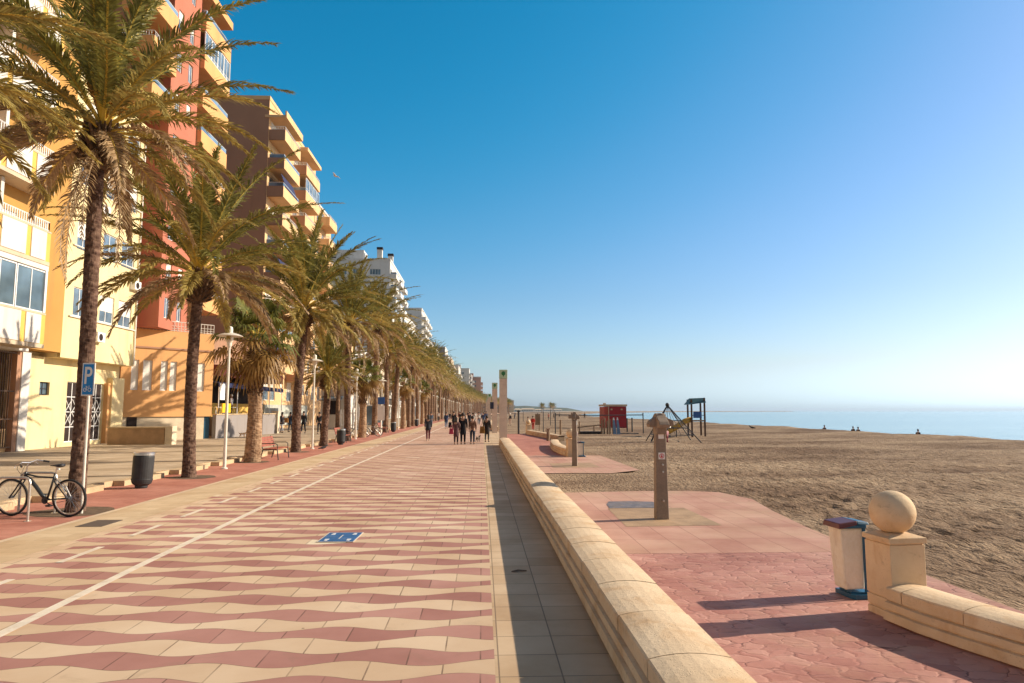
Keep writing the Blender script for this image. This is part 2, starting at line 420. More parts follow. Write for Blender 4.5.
# painted line and dashes
m = MB()
ls = [(-4.25,-5),(-4.30,6.5),(-4.42,9.5),(-4.57,15.8),(-4.66,24),(-4.66,60),(-4.66,180)]+[(-4.66+off(y), y) for y in Ys if y > 180]
for (xa,ya),(xb,yb) in zip(ls[:-1], ls[1:]):
    m.add([(xa-.06,ya,.008),(xa+.06,ya,.008),(xb+.06,yb,.008),(xb-.06,yb,.008)], [(0,1,2,3)])
structure('white_lane_line', m, MT['white_line'])
m = MB(); y = 5.6
while y < 90:
    xx = -5.55-.02*max(0, y-9) if y < 25 else -5.87
    m.add([(xx-.05,y,.008),(xx+.05,y,.008),(xx+.03,y+1.05,.008),(xx-.07,y+1.05,.008)], [(0,1,2,3)]); y += 1.95
structure('lane_dashes', m, MT['white_line'])
# left pavement, one step up, with a notched kerb
m = MB(); m.box(-60, -9.86, -12, 900, -.05, .08)
structure('pavement', m, MT['leftwalk'])
m = MB(); y = 9.0; path = []
while y < 130:
    m.box(-9.86, -9.5, y, y+2.3, .0, .14); m.box(-9.98, -9.80, y+2.3, y+3.3, .0, .142); y += 3.3
m.box(-9.86, -9.5, -12, 9.0, 0, .15); m.box(-9.86, -9.5, y, 400, 0, .15)
k = structure('kerb', m, MT['kerb'])
for cx, cy, ln in ((-8.1,14.2,.8),(-8.7,21.3,.7),(-8.95,27.4,.7),(-8.95,33.9,.65),(-8.95,39.5,.6),(-8.9,45.9,.6)):
    structure('tree_pit', MB().add([(cx+ln*math.cos(q*PI/8)*(1+.12*math.sin(5*q)), cy+ln*.9*math.sin(q*PI/8), .004) for q in range(16)], [tuple(range(16))]), MT['soil'])
structure('manhole_cover', MB().box(-7.0, -6.55, 12.35, 13.05, .004, .012), simple('dark_cover_plate', (.10, .075, .06), .7))

# beach plaza
sheet('stamped_plaza', [(1.5,-6),(6.9,-6),(6.45,5),(6.48,8),(6.55,11.7),(1.5,11.7)], -.40, MT['stamped'])
sheet('slab_plaza', [(1.5,11.7),(6.55,11.7),(6.72,14.2),(7.0,16.5),(7.35,18.6),(7.0,20.2),(6.2,20.62),(4.7,20.6),(1.5,20.2)], -.398, MT['slabs'])
sheet('shower_apron', [(1.5,26.6),(5.0,26.5),(6.4,27.8),(6.35,36.9),(1.5,37.1)], -.40, MT['slabs'])
sheet('red_path', [(1.5,37.1),(4.6,37.1),(4.6,47),(6.0,56),(5.3,63),(4.6,71),(1.5,71)], -.402, MT['redwalk'])
sheet('drain_apron', [(3.0,14.35),(5.05,14.45),(5.0,17.05),(3.1,17.0)], -.394, MT['drain'])
sheet('drain_apron_far', [(3.0,29.1),(5.05,29.2),(5.0,31.6),(3.1,31.5)], -.394, MT['drain'])
sheet('drain_puddle', [(3.15,17.02),(4.35,17.04),(4.6,17.6),(4.5,18.15),(3.9,18.3),(3.35,18.25),(3.2,17.7)], -.390, MT['puddle'])

# sand, one relief mesh
def axis(a, b, d0, g):
    o = [a]; d = d0
    while o[-1] < b: o.append(o[-1]+d); d *= g
    return np.array(o)
ya = np.concatenate([np.arange(-6, 6, .5), axis(6, 3000, .055, 1.0065)])
xa = np.concatenate([[.9, 1.2, 1.6, 3, 4.5, 6], axis(6.3, 62, .06, 1.006)])
GX, GY = np.meshgrid(xa, ya)
OF = np.maximum(0, GY-180)**2/6000.
dy = np.gradient(ya)[:, None]*np.ones_like(GX)
zb = np.interp(GX, [0, 6.2, 6.6, 8, 20, 34, 40, 43, 50, 64], [-.43, -.42, -.410, -.405, -.40, -.34, -.26, -.36, -1.5, -3.6])
und = (fbm(GX/9, GY/6, 3)-.5)*.34*np.clip((GX-8)/8, 0, 1)
und += (fbm(GX/2.2+40, GY/1.6, 3)-.5)*.13*np.clip((GX-6.4)/3, 0, 1)
edge = np.clip((GX-6.6)/1.1, .2, 1)
# the strip of sand between the two aprons, close to the wall
gap = ((GY > 20.7) & (GY < 26.4)) | (GY > 72)
edge = np.where(gap & (GX < 8), .5, edge)
d1 = fbm(GX*2.6, GY*1.3, 3); d1 = np.abs(d1-.5)*2
d2 = fbm(GX*6+7, GY*6+3, 2)-.5
fade = np.clip(1.6-dy*3.0, 0, 1)
d3 = fbm(GX*4.6+3, GY*2.2+8, 2)-.5
pit = np.maximum(0, .52-vnoise(GX*5.6+11, GY*2.7+5))*np.clip(1.4-dy*4, 0, 1)
rel = (-.06*d1+.05*d2+.06*d3-.13*pit)*edge*np.clip(1.3-dy*1.2, .15, 1)+.03*edge
GZ = zb+und+rel*(.75+.25*fade)
slope = np.clip((GX-43)/4, 0, 1); GZ = GZ*1.0-0*slope
inpl = (GX < 6.3) & ((GY < 20.4) | ((GY > 26.8) & (GY < 71)))
GZ = np.where(inpl, -.47, GZ)
vs = np.stack([GX+OF, GY, GZ], -1).reshape(-1, 3)
ny, nx = GX.shape
idx = np.arange(ny*nx).reshape(ny, nx)
F = np.stack([idx[:-1,:-1], idx[:-1,1:], idx[1:,1:], idx[1:,:-1]], -1).reshape(-1, 4)
me = bpy.data.meshes.new('sand'); me.vertices.add(len(vs)); me.vertices.foreach_set('co', vs.ravel())
me.loops.add(F.size); me.loops.foreach_set('vertex_index', F.ravel())
me.polygons.add(len(F)); me.polygons.foreach_set('loop_start', np.arange(0, F.size, 4)); 
me.polygons.foreach_set('use_smooth', np.ones(len(F), bool)); me.materials.append(MT['sand']); me.update(); me.validate()
tag(link('sand', me), kind='structure')
def sand_z(x, y):
    return float(np.interp(x-off(y), [0, 8, 20, 34, 40, 43, 50, 64], [-.43, -.42, -.40, -.34, -.26, -.36, -1.5, -3.6]))-.03
sheet('sea', [(-3000,-3000),(30000,-3000),(30000,32000),(-3000,32000)], -2.3, MT['sea'])
# headland far away
m = MB(); hp = [(-200,2600,0),(50,2500,14),(160,2550,20),(240,2600,15),(330,2650,12),(400,2700,0)]
for (x0,y0,z0),(x1,y1,z1) in zip(hp[:-1], hp[1:]):
    m.add([(x0,y0,-3),(x1,y1,-3),(x1,y1,z1),(x0,y0,z0),(x0,y0+500,-3),(x1,y1+500,-3)], [(0,1,2,3),(3,2,5,4)])
structure('hills', m, mottle('far_hill', (.13, .14, .10), .95, .3, .01, .05, 0))
# ------------------------------------------------------------------ low stone walls
def low_wall(name, label, path, zb, ztop, width=.52, block=.95, group=None):
    """path = the face nearest the promenade side, running away from the viewer; wall lies to its right"""
    x0, y0 = path[0]; t = thing(name, label, 'wall', (x0, y0, zb), group=group)
    w = width; h = ztop
    body = [(.0,zb),(.0,ztop-.365),(-.055,ztop-.355),(-.055,ztop-.26),(-.005,ztop-.25),(-.005,ztop-.23),(-.035,ztop-.225),(-.035,ztop-.16),(.02,ztop-.15),(.02,ztop-.11),
            (w-.05,ztop-.11),(w-.05,ztop-.14),(w-.02,ztop-.15),(w-.02,ztop-.23),(w-.05,ztop-.24),(w-.05,ztop-.255),(w-.02,ztop-.265),(w-.02,zb)]
    part('wall_body', MB().sweep(body, path), MT['stone'], t, True)
    # resample path into coping blocks
    P = [Vector(p) for p in path]; L = [0]
    for a, b in zip(P[:-1], P[1:]): L.append(L[-1]+(b-a).length)
    def at(s):
        for i in range(len(P)-1):
            if s <= L[i+1] or i == len(P)-2: return P[i].lerp(P[i+1], (s-L[i])/(L[i+1]-L[i]))
    m = MB(); s = 0; rnd = random.Random(3); r = .012
    while s < L[-1]-.05:
        e = min(s+block*(1+rnd.uniform(-.04, .04)), L[-1]); a, b = s+.007, e-.007; j = rnd.uniform(-.004, .004)
        prof = [(-.008,ztop-.135),(-.014,ztop-.127),(-.014,ztop-.02),(-.002,ztop-.004),(w*.15,ztop+.013),(w*.32,ztop+.024),(w*.5,ztop+.028),(w*.68,ztop+.024),(w*.85,ztop+.013),(w+.02,ztop-.004),(w+.034,ztop-.02),(w+.034,ztop-.118),(w+.006,ztop-.128)]
        prof = [(q+j, z+j*.5) for q, z in prof]
        seg = [tuple(at(a)), tuple(at((a+b)/2)), tuple(at(b))]
        inn = lambda k: [(q+(w/2-q)*k, z-(z-ztop+.06)*k) for q, z in prof]
        o = len(m.v); m.sweep(prof, seg)
        s = e
    part('coping', m, MT['stone'], t, True)
    part('joint_mortar', MB().sweep([(.012,ztop-.12),(.012,ztop-.022),(w*.3,ztop+.006),(w*.7,ztop+.006),(w-.02,ztop-.022),(w-.02,ztop-.12)], [tuple(at(L[-1]*i/40)) for i in range(41)]), MT['mortar'], t, True)
    return t
low_wall('promenade_wall', 'long sandstone bench wall with rounded coping between the promenade and the beach plaza', [(1.09,-4),(1.085,8),(1.06,20),(1.03,40)], -.45, .405)
low_wall('beach_wall', 'curved low sandstone wall at the right edge, running from the ball post beside the plaza', [(6.6,1.2),(5.75,4.2),(5.35,5.5),(5.06,6.43),(4.86,7.0),(4.73,7.45),(4.66,7.92)], -.46, -.02, .46, .75)
low_wall('beach_wall', 'curved low sandstone wall beyond the second shower, ending at the far ball post', [(4.45,36.4),(4.28,38.5),(4.25,41),(4.42,44),(4.75,47.5)][::1], -.46, .0, .5, .9)
low_wall('beach_wall', 'farthest low sandstone wall curving along the red path toward the sand', [(6.1,54.8),(5.9,57),(5.35,62.6),(4.75,68),(4.55,71)], -.46, .0, .5, .9)
low_wall('promenade_wall', 'distant stretch of bench wall beside the second stone pillar', [(1.05,66),(1.05,90),(1.05,130)], -.45, .405)

def ball_post(label, x, y, rz, zb=-.42):
    t = thing('ball_post', label, 'stone post', (x, y, zb), rz)
    s = .224
    m = MB()
    m.box(-s,s,-s,s,0,.10); m.box(-s+.012,s-.012,-s+.012,s-.012,.10,.12); m.box(-s,s,-s,s,.12,.24); m.box(-s+.012,s-.012,-s+.012,s-.012,.24,.255); m.box(-s,s,-s,s,.255,.865)
    part('post_body', m, MT['stone'], t, bevel=.008)
    c = MB().box(-s-.02,s+.02,-s-.02,s+.02,.885,.945).box(-s+.01,s-.01,-s+.01,s-.01,.865,.885)
    c.hexa([(-s-.02,-s-.02,.945),(s+.02,-s-.02,.945),(s+.02,s+.02,.945),(-s-.02,s+.02,.945)],[(-.13,-.13,.98),(.13,-.13,.98),(.13,.13,.98),(-.13,.13,.98)])
    part('cap_stone', c, MT['stone'], t, bevel=.006)
    part('stone_ball', MB().sphere((0,0,1.212), .252, 40), MT['stone'], t, smooth=True)
    return t
ball_post('sandstone post topped by a large ball, nearest, beside the blue litter bin', 4.915, 8.14, R(6))
ball_post('stone post with a ball on top beyond the second beach shower', 4.70, 36.2, R(5))
ball_post('farthest ball topped post, at the end of the most distant low wall', 4.85, 72.0, R(12))

def bag_bin(label, x, y, rz):
    t = thing('beach_litter_bin', label, 'litter bin', (x, y, -.395), rz, 'bag bins beside the ball posts')
    # blue base tray, pole and lid holder; yellowed plastic container in front
    b = MB().prism([(-.16,-.16),(-.10,-.24),(.26,-.24),(.32,-.16),(.32,.22),(-.16,.22)], .0, .055)
    b.prism([(-.11,-.14),(.24,-.19),(.27,.17),(-.11,.17)], .056, .075)
    part('base_tray', b, MT['blue_bin'], t)
    part('pole', MB().box(.135,.175,-.205,-.165,.06,.93).box(.135,.26,-.205,-.165,.80,.83), MT['blue_bin'], t)
    bot = [(-.22,-.14,.10),(.17,-.14,.10),(.17,.16,.10),(-.22,.16,.10)]; top = [(-.28,-.16,.88),(.20,-.16,.88),(.20,.20,.88),(-.28,.20,.88)]
    c = MB().hexa(bot, top)
    o = part('container', c, MT['ybag'], t, bevel=.03)
    f = MB().box(-.30,.20,-.21,.23,.88,.925)
    part('lid_frame', f, MT['blue_bin'], t, bevel=.012)
    lid = MB().hexa([(-.35,-.22,.875),(.02,-.22,.925),(.02,.24,.925),(-.35,.24,.875)], [(-.335,-.20,.945),(.02,-.20,.975),(.02,.22,.975),(-.335,.22,.945)])
    part('lid', lid, MT['purple'], t, bevel=.012)
    part('lid_flap', MB().hexa([(.02,-.22,.93),(.27,-.2,.92),(.27,.22,.92),(.02,.24,.93)], [(.02,-.20,.975),(.25,-.18,.955),(.25,.2,.955),(.02,.22,.975)]), MT['blue_bin'], t, bevel=.01)
    return t
MT['blue_bin'] = simple('petrol_blue_plastic', (.005, .085, .17), .4)
bb = bag_bin('yellowed litter container with purple lid on a blue stand, beside the nearest ball post', 4.82, 8.98, R(4)); bb.scale = (.69, .85, 1)
b2 = copy_tree(bb); b2.location = (5.15, 35.9, -.395); b2['label'] = 'small pale litter bin with dark lid behind the second shower post'
b2.scale = (.8, .8, .8)

# ------------------------------------------------------------------ beach showers
def shower(label, x, y, z=-.40):
    t = thing('beach_shower', label, 'shower', (x, y, z), 0, 'beach showers on the plaza'); t.scale = (1, 1, .985)
    m = MB().hexa([(-.145,-.115,0),(.145,-.115,0),(.145,.115,0),(-.145,.115,0)], [(-.115,-.095,1.98),(.115,-.095,1.98),(.115,.095,1.98),(-.115,.095,1.98)])
    part('post', m, MT['sconc'], t, bevel=.018)
    prof = [(-.46,2.20),(-.40,2.27),(-.22,2.35),(-.06,2.44),(.0,2.455),(.08,2.42),(.30,2.33),(.48,2.29),(.50,2.18),(.44,2.155),(.16,2.16),(.14,1.98),(-.14,1.98),(-.16,2.14),(-.42,2.13)]
    h = MB(); n = len(prof); vs = [(q,-.135,z) for q,z in prof]+[(q,.135,z) for q,z in prof]
    vs = [(q*.60 if abs(q) > .2 else q*.82, y_*.9, z-.075) for q, y_, z in vs]
    h.add(vs, [tuple(range(n)), tuple(range(2*n-1,n-1,-1))]+[(i,i+n,(i+1)%n+n,(i+1)%n) for i in range(n)])
    part('head_roof', h, MT['sconc'], t, bevel=.012)
    h2 = MB(); v2 = [(y_*.9, q*1.6, z-.004) for q, y_, z in vs]
    h2.add(v2, [tuple(range(n)), tuple(range(2*n-1,n-1,-1))]+[(i,i+n,(i+1)%n+n,(i+1)%n) for i in range(n)])
    part('cross_arm_roof', h2, MT['sconc'], t, bevel=.012)
    for sx in (-.19, .21):
        nz = part('nozzle', MB().lathe([(.018,0),(.045,-.04),(.045,-.055)], 10, (sx,0,2.10)), MT['steel'], t)
    part('notice_plate', MB().box(-.062,.062,-.112,-.104,1.80,2.0), MT['white'], t)
    s = part('prohibition_sign', MB().box(-.072,.072,-.128,-.119,1.34,1.49), MT['white'], t)
    g = MB()
    for i in range(20):
        a0, a1 = 2*PI*i/20, 2*PI*(i+1)/20
        g.add([(.055*math.cos(a0),-.131,1.415+.055*math.sin(a0)),(.055*math.cos(a1),-.131,1.415+.055*math.sin(a1)),(.042*math.cos(a1),-.131,1.415+.042*math.sin(a1)),(.042*math.cos(a0),-.131,1.415+.042*math.sin(a0))],[(0,1,2,3)])
    g.box(-.018,.018,-.134,-.130,1.385,1.42); g.box(-.007,.007,-.134,-.130,1.42,1.45)
    part('red_ring', g, MT['redsign'], s)
    for zz in (.42, 1.06, 1.22): part('push_button', MB().tube([(.02,-.115,zz),(.02,-.155,zz)], .022, 10), MT['steel'], t)
    return t
MT['redsign'] = simple('red_sign_paint', (.55, .02, .02), .5)
sh = shower('beach shower post nearer the camera, two armed concrete head and red ring sign', 4.0, 15.35)
s2 = copy_tree(sh); s2.location = (4.05, 30.0, -.40); s2.rotation_euler.z = R(78)
for ch in s2.children:
    if 'roof' in ch.name: ch.scale = (.55, .55, 1)
    if 'nozzle' in ch.name: ch.scale = (.6, .6, 1)
s2.name = s2.name; s2['label'] = 'second beach shower post, farther away, turned edge on beside the curved wall'

# ------------------------------------------------------------------ stone pillars with emblem
def pillar(label, x, y, sign=False, group='tall stone pillars along the promenade'):
    t = thing('stone_pillar', label, 'pillar', (x, y, 0), 0, group)
    m = MB(); z = .0; s = .235
    while z < 3.9:
        h = min(.6, 3.95-z); m.box(-s,s,-s,s,z+.006,z+h-.006); z += h
    m.box(-s+.012,s-.012,-s+.012,s-.012,0,3.95)
    part('shaft', m, MT['pillar'], t)
    part('head_block', MB().box(-s-.015,s+.015,-s-.015,s+.015,3.96,4.50), MT['green_pale'], t, bevel=.01)
    e = MB()
    e.add([(.12*math.cos(2*PI*i/16), -.256, 4.27+.13*math.sin(2*PI*i/16)) for i in range(16)]+[(.12*math.cos(2*PI*i/16), -.250, 4.27+.13*math.sin(2*PI*i/16)) for i in range(16)], [tuple(range(16))]+[(i,(i+1)%16,(i+1)%16+16,i+16) for i in range(16)])
    e.box(-.03,.03,-.256,-.25,4.08,4.16)
    part('emblem', e, MT['green_dark'], t)
    if sign: part('hanging_sign', MB().box(-.42,-.10,-.30,-.26,2.15,2.75), simple('dark_blue_board', (.01,.02,.06), .4), t)
    return t
pillar('tallest looking stone pillar with pale green head, right at the end of the bench wall', 1.30, 42.2)
pillar('second stone pillar with pale green head and a dark hanging board', 1.14, 62, True)
for i, yy in enumerate((103, 123, 143, 163)):
    pillar(('third', 'fourth', 'fifth', 'sixth')[i]+' and distant stone pillar of the row along the promenade', 1.12, yy)

# ------------------------------------------------------------------ street lamps
def lamp():
    t = thing('street_lamp', 'x', 'street lamp', (0,0,0), 0, 'cream street lamps along the promenade')
    part('post', MB().tube([(0,0,0),(0,0,1.1),(0,0,1.1),(0,0,4.55)], [.06,.058,.052,.042], 12).lathe([(.11,0),(.11,.04),(.06,.06)], 14), MT['metal_white'], t)
    part('bracket', MB().lathe([(.04,4.42),(.075,4.5),(.085,4.58),(.09,4.64)], 14), MT['metal_white'], t)
    part('lamp_shade', MB().lathe([(.43,4.86),(.435,4.875),(.30,4.94),(.15,4.985),(.10,5.0),(.10,5.14),(.085,5.20),(.03,5.24)], 28), MT['metal_white'], t, smooth=False)
    part('lamp_glass', MB().lathe([(.105,4.64),(.125,4.70),(.125,4.86)], 16), mottle('opal_lamp_glass', (.7,.62,.5), .3, .05, 3, 10, 0), t)
    return t
L0 = lamp(); words = ['nearest', 'second', 'third', 'fourth', 'fifth', 'sixth']
spots = [24.25, 36.5, 48.8, 61, 73.3, 85.5]+[98+12.3*i for i in range(20)]
for i, y in enumerate(spots):
    o = L0 if i == 0 else copy_tree(L0)
    o.location = (-8.86+off(y), y, 0); o.scale = (1, 1, .945)
    o['label'] = (words[i]+' cream lamp post with a flat round shade, counting from the camera') if i < 6 else 'far cream lamp post small among the distant palms'
    if i >= 6: o['group'] = 'far lamp posts among the distant palms'

# ------------------------------------------------------------------ litter drums
def drum():
    t = thing('litter_drum', 'x', 'litter bin', (0,0,0), 0, 'charcoal litter drums along the red footpath')
    part('drum_body', MB().lathe([(.17,.0),(.19,.03),(.19,.07),(.285,.13),(.31,.20),(.315,.86),(.30,.90)], 28), MT['bin_black'], t, smooth=False)
    part('lid_ring', MB().lathe([(.305,.90),(.325,.905),(.325,.965),(.30,.99),(.22,.995)], 28), MT['steel'], t)
    part('ridge', MB().lathe([(.317,.22),(.322,.24),(.317,.26)], 28), MT['bin_black'], t)
    return t
D0 = drum()
for i, (x, y) in enumerate(((-8.82,18.4),(-8.3,41.0),(-8.3,65),(-8.3,88))):
    o = D0 if i == 0 else copy_tree(D0); o.location = (x, y, 0); o.scale = (.80,.80,.93); o.rotation_euler = (R(-1.5), R(1.5), i*.7)
    o['label'] = ('large charcoal litter drum with silver rim, nearest, between the bicycle and the second palm',
                  'charcoal litter drum on the red footpath between the fifth and sixth palms',
                  'third charcoal litter drum down the footpath', 'farthest charcoal litter drum, tiny beside the palm trunks')[i]

# ------------------------------------------------------------------ benches
def bench():
    t = thing('slatted_bench', 'x', 'bench', (0,0,0), 0, 'red slatted benches on the footpath')
    L = 1.75
    sm = MB()
    for i in range(5): sm.box(-.30+i*.115, -.30+i*.115+.09, -L/2, L/2, .43, .465)
    part('seat', sm, MT['woodred'], t, bevel=.004)
    bm = MB()
    for i in range(4):
        z = .53+i*.10; x = -.36-(z-.5)*.28
        bm.hexa([(x,-L/2,z),(x+.03,-L/2,z),(x+.03,L/2,z),(x,L/2,z)], [(x-.024,-L/2,z+.085),(x+.006,-L/2,z+.085),(x+.006,L/2,z+.085),(x-.024,L/2,z+.085)])
    part('backrest', bm, MT['woodred'], t)
    for y in (-L/2+.12, L/2-.12):
        part('frame_leg', MB().tube([(.30,y,0),(.24,y,.42)], .022, 8).tube([(-.42,y,0),(-.33,y,.42)], .022, 8).tube([(-.34,y,.42),(.26,y,.42)], .022, 8).tube([(-.33,y,.42),(-.50,y,.94)], .02, 8), MT['metal_dark'], t)
        part('armrest', MB().tube([(-.42,y,.66),(.16,y,.66),(.24,y,.62),(.25,y,.44)], .018, 8), MT['metal_dark'], t)
    return t
B0 = bench()
for i, (x, y) in enumerate(((-8.55,29.2),(-8.75,44.2),(-8.75,62))):
    o = B0 if i == 0 else copy_tree(B0); o.location = (x, y, 0)
    o['label'] = ('red slatted bench with dark metal legs beside the fat trunked fan palm', 'second red slatted bench farther along beyond the litter drum', 'third red slatted bench in the distance between palm trunks')[i]

# ------------------------------------------------------------------ cycle parking sign, rack, bicycle
t = thing('parking_sign', 'blue and white bicycle parking sign on a thin pole before the nearest palm', 'sign', (-7.80, 13.95, 0), R(-8))
part('pole', MB().tube([(0,0,0),(0,0,2.85)], .025, 10), MT['metal_white'], t)
pl = part('sign_plate', MB().box(-.135,.135,-.045,-.03,2.29,2.94), MT['white'], t, bevel=.006)
part('blue_field', MB().box(-.108,.108,-.052,-.046,2.315,2.915), MT['sky_blue'], pl)
def letter(txt, size, x, y, z, mat, parent, rot=(R(90),0,0), name='letter'):
    c = bpy.data.curves.new(name, 'FONT'); c.body = txt; c.size = size; c.align_x = 'CENTER'; c.extrude = .002; c.offset = size*.012
    o = bpy.data.objects.new(name, c); COL.objects.link(o); bpy.context.view_layer.update()
    me = bpy.data.meshes.new_from_object(o.evaluated_get(bpy.context.evaluated_depsgraph_get()))
    bpy.data.objects.remove(o); me.materials.clear(); me.materials.append(mat)
    ob = link(name, me, parent, (x, y, z)); ob.rotation_euler = rot; return ob
lp = letter('P', .48, 0, -.056, 2.53, MT['white'], pl); lp.scale.x = .72
bi = MB()
for cx in (-.048, .048):
    for i in range(14):
        a0, a1 = 2*PI*i/14, 2*PI*(i+1)/14
        bi.add([(cx+r*math.cos(a), -.056, 2.41+r*math.sin(a)) for r, a in ((.038,a0),(.038,a1),(.027,a1),(.027,a0))], [(0,1,2,3)])
bi.box(-.05,.0,-.058,-.055,2.407,2.415).hexa([(-.03,-.058,2.41),(-.02,-.058,2.41),(-.02,-.055,2.41),(-.03,-.055,2.41)],[(-.02,-.058,2.47),(-.01,-.058,2.47),(-.01,-.055,2.47),(-.02,-.055,2.47)])
bi.box(-.022,.035,-.058,-.055,2.455,2.463).box(-.035,-.005,-.058,-.055,2.472,2.482).box(.025,.05,-.058,-.055,2.475,2.484)
part('bicycle_symbol', bi, MT['white'], pl)

def hoop(label, x, y, rz, w):
    t = thing('bike_rack_hoop', label, 'bike rack', (x, y, 0), rz, 'metal bicycle rack hoops')
    pts = [(-w/2,0,0),(-w/2,0,.68)]+[(-w/2+.1-.1*math.cos(a),0,.68+.1*math.sin(a)) for a in (.5,1.0,1.57)]+[(w/2-.1+.1*math.sin(a),0,.68+.1*math.cos(a)) for a in (0,.5,1.0,1.57)]+[(w/2,0,0)]
    part('hoop_tube', MB().tube(pts, .022, 10), MT['metal_grey'], t)
    for s in (-1, 1): part('foot_plate', MB().lathe([(.06,0),(.06,.008)], 12, (s*w/2,0,0)), MT['metal_grey'], t)
    return t
hoop('metal bike rack hoop nearest the camera in front of the bicycle front wheel', -8.54, 13.05, R(-4), .62)
hoop('metal bike rack hoop behind the bicycle', -8.72, 14.05, R(-4), .72)
hoop('metal bike rack hoop cut by the left edge of the photo', -9.45, 13.15, R(-4), .6)

def bicycle(label, x, y, rz, col, group=None, roll=0, z=0):
    """side view in the local XZ plane, front wheel towards -x"""
    t = thing('bicycle', label, 'bicycle', (x, y, z), rz, group); t.rotation_euler = (roll, 0, rz)
    Rr = .355; wb = 1.20
    fx, rx = -.60, .60
    cm = simple('bicycle_frame_paint', col, .3, .3)
    def wheel(cx, name):
        w = part(name, MB().tube([(cx+(Rr-.02)*math.cos(a), 0, Rr+(Rr-.02)*math.sin(a)) for a in [2*PI*i/40 for i in range(41)]], .021, 8, cap=False), MT['tyre'], t, smooth=True)
        part('rim', MB().tube([(cx+(Rr-.048)*math.cos(a), 0, Rr+(Rr-.048)*math.sin(a)) for a in [2*PI*i/40 for i in range(41)]], .012, 6, cap=False), MT['metal_grey'], w)
        sp = MB()
        for i in range(28):
            a = 2*PI*i/28; s = .03 if i % 2 else -.03
            sp.tube([(cx+.02*math.cos(a+1),s,Rr+.02*math.sin(a+1)),(cx+(Rr-.055)*math.cos(a),0,Rr+(Rr-.055)*math.sin(a))], .0016, 3)
        part('spokes', sp, MT['steel'], w)
        part('hub', MB().tube([(cx,-.05,Rr),(cx,.05,Rr)], .02, 8), MT['metal_dark'], w)
        return w
    wheel(fx, 'front_wheel'); wheel(rx, 'rear_wheel')
    bb = (.14,0,.31); head_t = (-.30,0,.84); head_b = (-.335,0,.72); st = (.30,0,.74)
    f = MB()
    f.tube([head_t, head_b], .024, 10)
    f.tube([(-.325,0,.76),(-.22,0,.70),(-.08,0,.55),(.02,0,.42),bb], [.034,.036,.036,.034,.034], 10)
    f.tube([(-.305,0,.80),(-.05,0,.745),(.25,0,.735),(.285,0,.74)], .018, 8)
    f.tube([bb,(.31,0,.82)], .019, 8)
    for s in (-1,1):
        f.tube([bb,(rx,s*.055,Rr)], .011, 6); f.tube([(.285,0,.72),(.33,s*.045,.66),(rx,s*.055,Rr)], .011, 6)
    part('frame', f, cm, t, smooth=True)
    fk = MB().tube([(-.335,0,.72),(-.345,0,.69)], .03, 8)
    for s in (-1,1): fk.tube([(-.345,s*.05,.70),(-.47,s*.05,.52),(fx,s*.05,Rr)], .014, 8)
    part('fork', fk, MT['metal_dark'], t, smooth=True)
    hb = part('handlebar', MB().tube([(-.30,0,.84),(-.27,0,.96),(-.22,0,1.01)], .014, 8).tube([(-.16,-.30,1.00),(-.24,-.18,1.04),(-.23,0,1.015),(-.24,.18,1.04),(-.16,.30,1.00)], .012, 8), MT['steel'], t)
    for s in (-1,1):
        part('grip', MB().tube([(-.18,s*.27,1.01),(-.10,s*.33,.985)], .019, 8), MT['metal_dark'], hb)
        part('brake_lever', MB().tube([(-.23,s*.2,1.03),(-.31,s*.23,.99),(-.30,s*.28,.95)], .007, 6), MT['steel'], hb)
    part('seat_post', MB().tube([(.31,0,.80),(.345,0,.94)], .014, 8), MT['steel'], t)
    s = MB(); s.tube([(.21,0,.955),(.30,0,.965),(.40,0,.965),(.47,0,.975)], [.018,.038,.072,.06], 10)
    s.v = [(x_, y_, .965+(z_-.965)*.5) for x_, y_, z_ in s.v]
    part('saddle', s, MT['metal_dark'], t, smooth=True)
    part('rear_light', MB().lathe([(.02,-.015),(.028,0),(.02,.015)], 10, (.40,-.03,.90)), MT['white'], t)
    cr = part('crankset', MB().tube([(.14,.07,.31),(.14,-.07,.31)], .012, 6).lathe([(.065,-.003),(.065,.003)], 20, (0,0,0)), MT['metal_dark'], t)
    me = cr.data
    for v in me.vertices[-40:]:
        c = v.co.copy(); v.co = (.14+c.x, -.055+c.z, .31+c.y)
    for s, a in ((-1, .5), (1, .5+PI)):
        dx, dz = .17*math.cos(a), .17*math.sin(a)
        p = part('crank_arm', MB().tube([(.14,s*.07,.31),(.14+dx,s*.08,.31-dz)], .011, 6), MT['metal_dark'], cr)
        part('pedal', MB().box(.14+dx-.045,.14+dx+.045,s*.12-.04,s*.12+.04,.31-dz-.012,.31-dz+.012), MT['metal_dark'], cr)
    part('chain', MB().tube([(.14,-.055,.40),(rx,-.055,Rr+.035)], .004, 4).tube([(.14,-.055,.22),(rx,-.055,Rr-.035)], .004, 4), MT['metal_dark'], t)
    part('cables', MB().tube([(-.30,-.2,.97),(-.40,-.1,.90),(-.40,0,.78),(-.34,.0,.72)], .004, 5).tube([(-.30,.2,.98),(-.42,.1,.93),(-.42,.02,.80),(-.33,.02,.74)], .004, 5), MT['metal_dark'], t)
    rk = MB()
    for s_ in (-1,1): rk.tube([(rx,s_*.05,Rr),(.50,s_*.04,.56),(.36,s_*.03,.70)], .008, 6)
    part('mudguard_stays', rk, MT['steel'], t)
    return t
bicycle('grey mountain bicycle leaning at the rack beside the nearest palm', -8.38, 13.62, R(-9), (.045,.05,.055), roll=R(4))
bicycle('dark bicycle parked among the palm trunks beyond the second litter drum', -9.3, 52.5, R(35), (.05,.05,.05))
bicycle('pale bicycle parked beside the dark one among the far palm trunks', -8.6, 53.8, R(20), (.35,.33,.3))

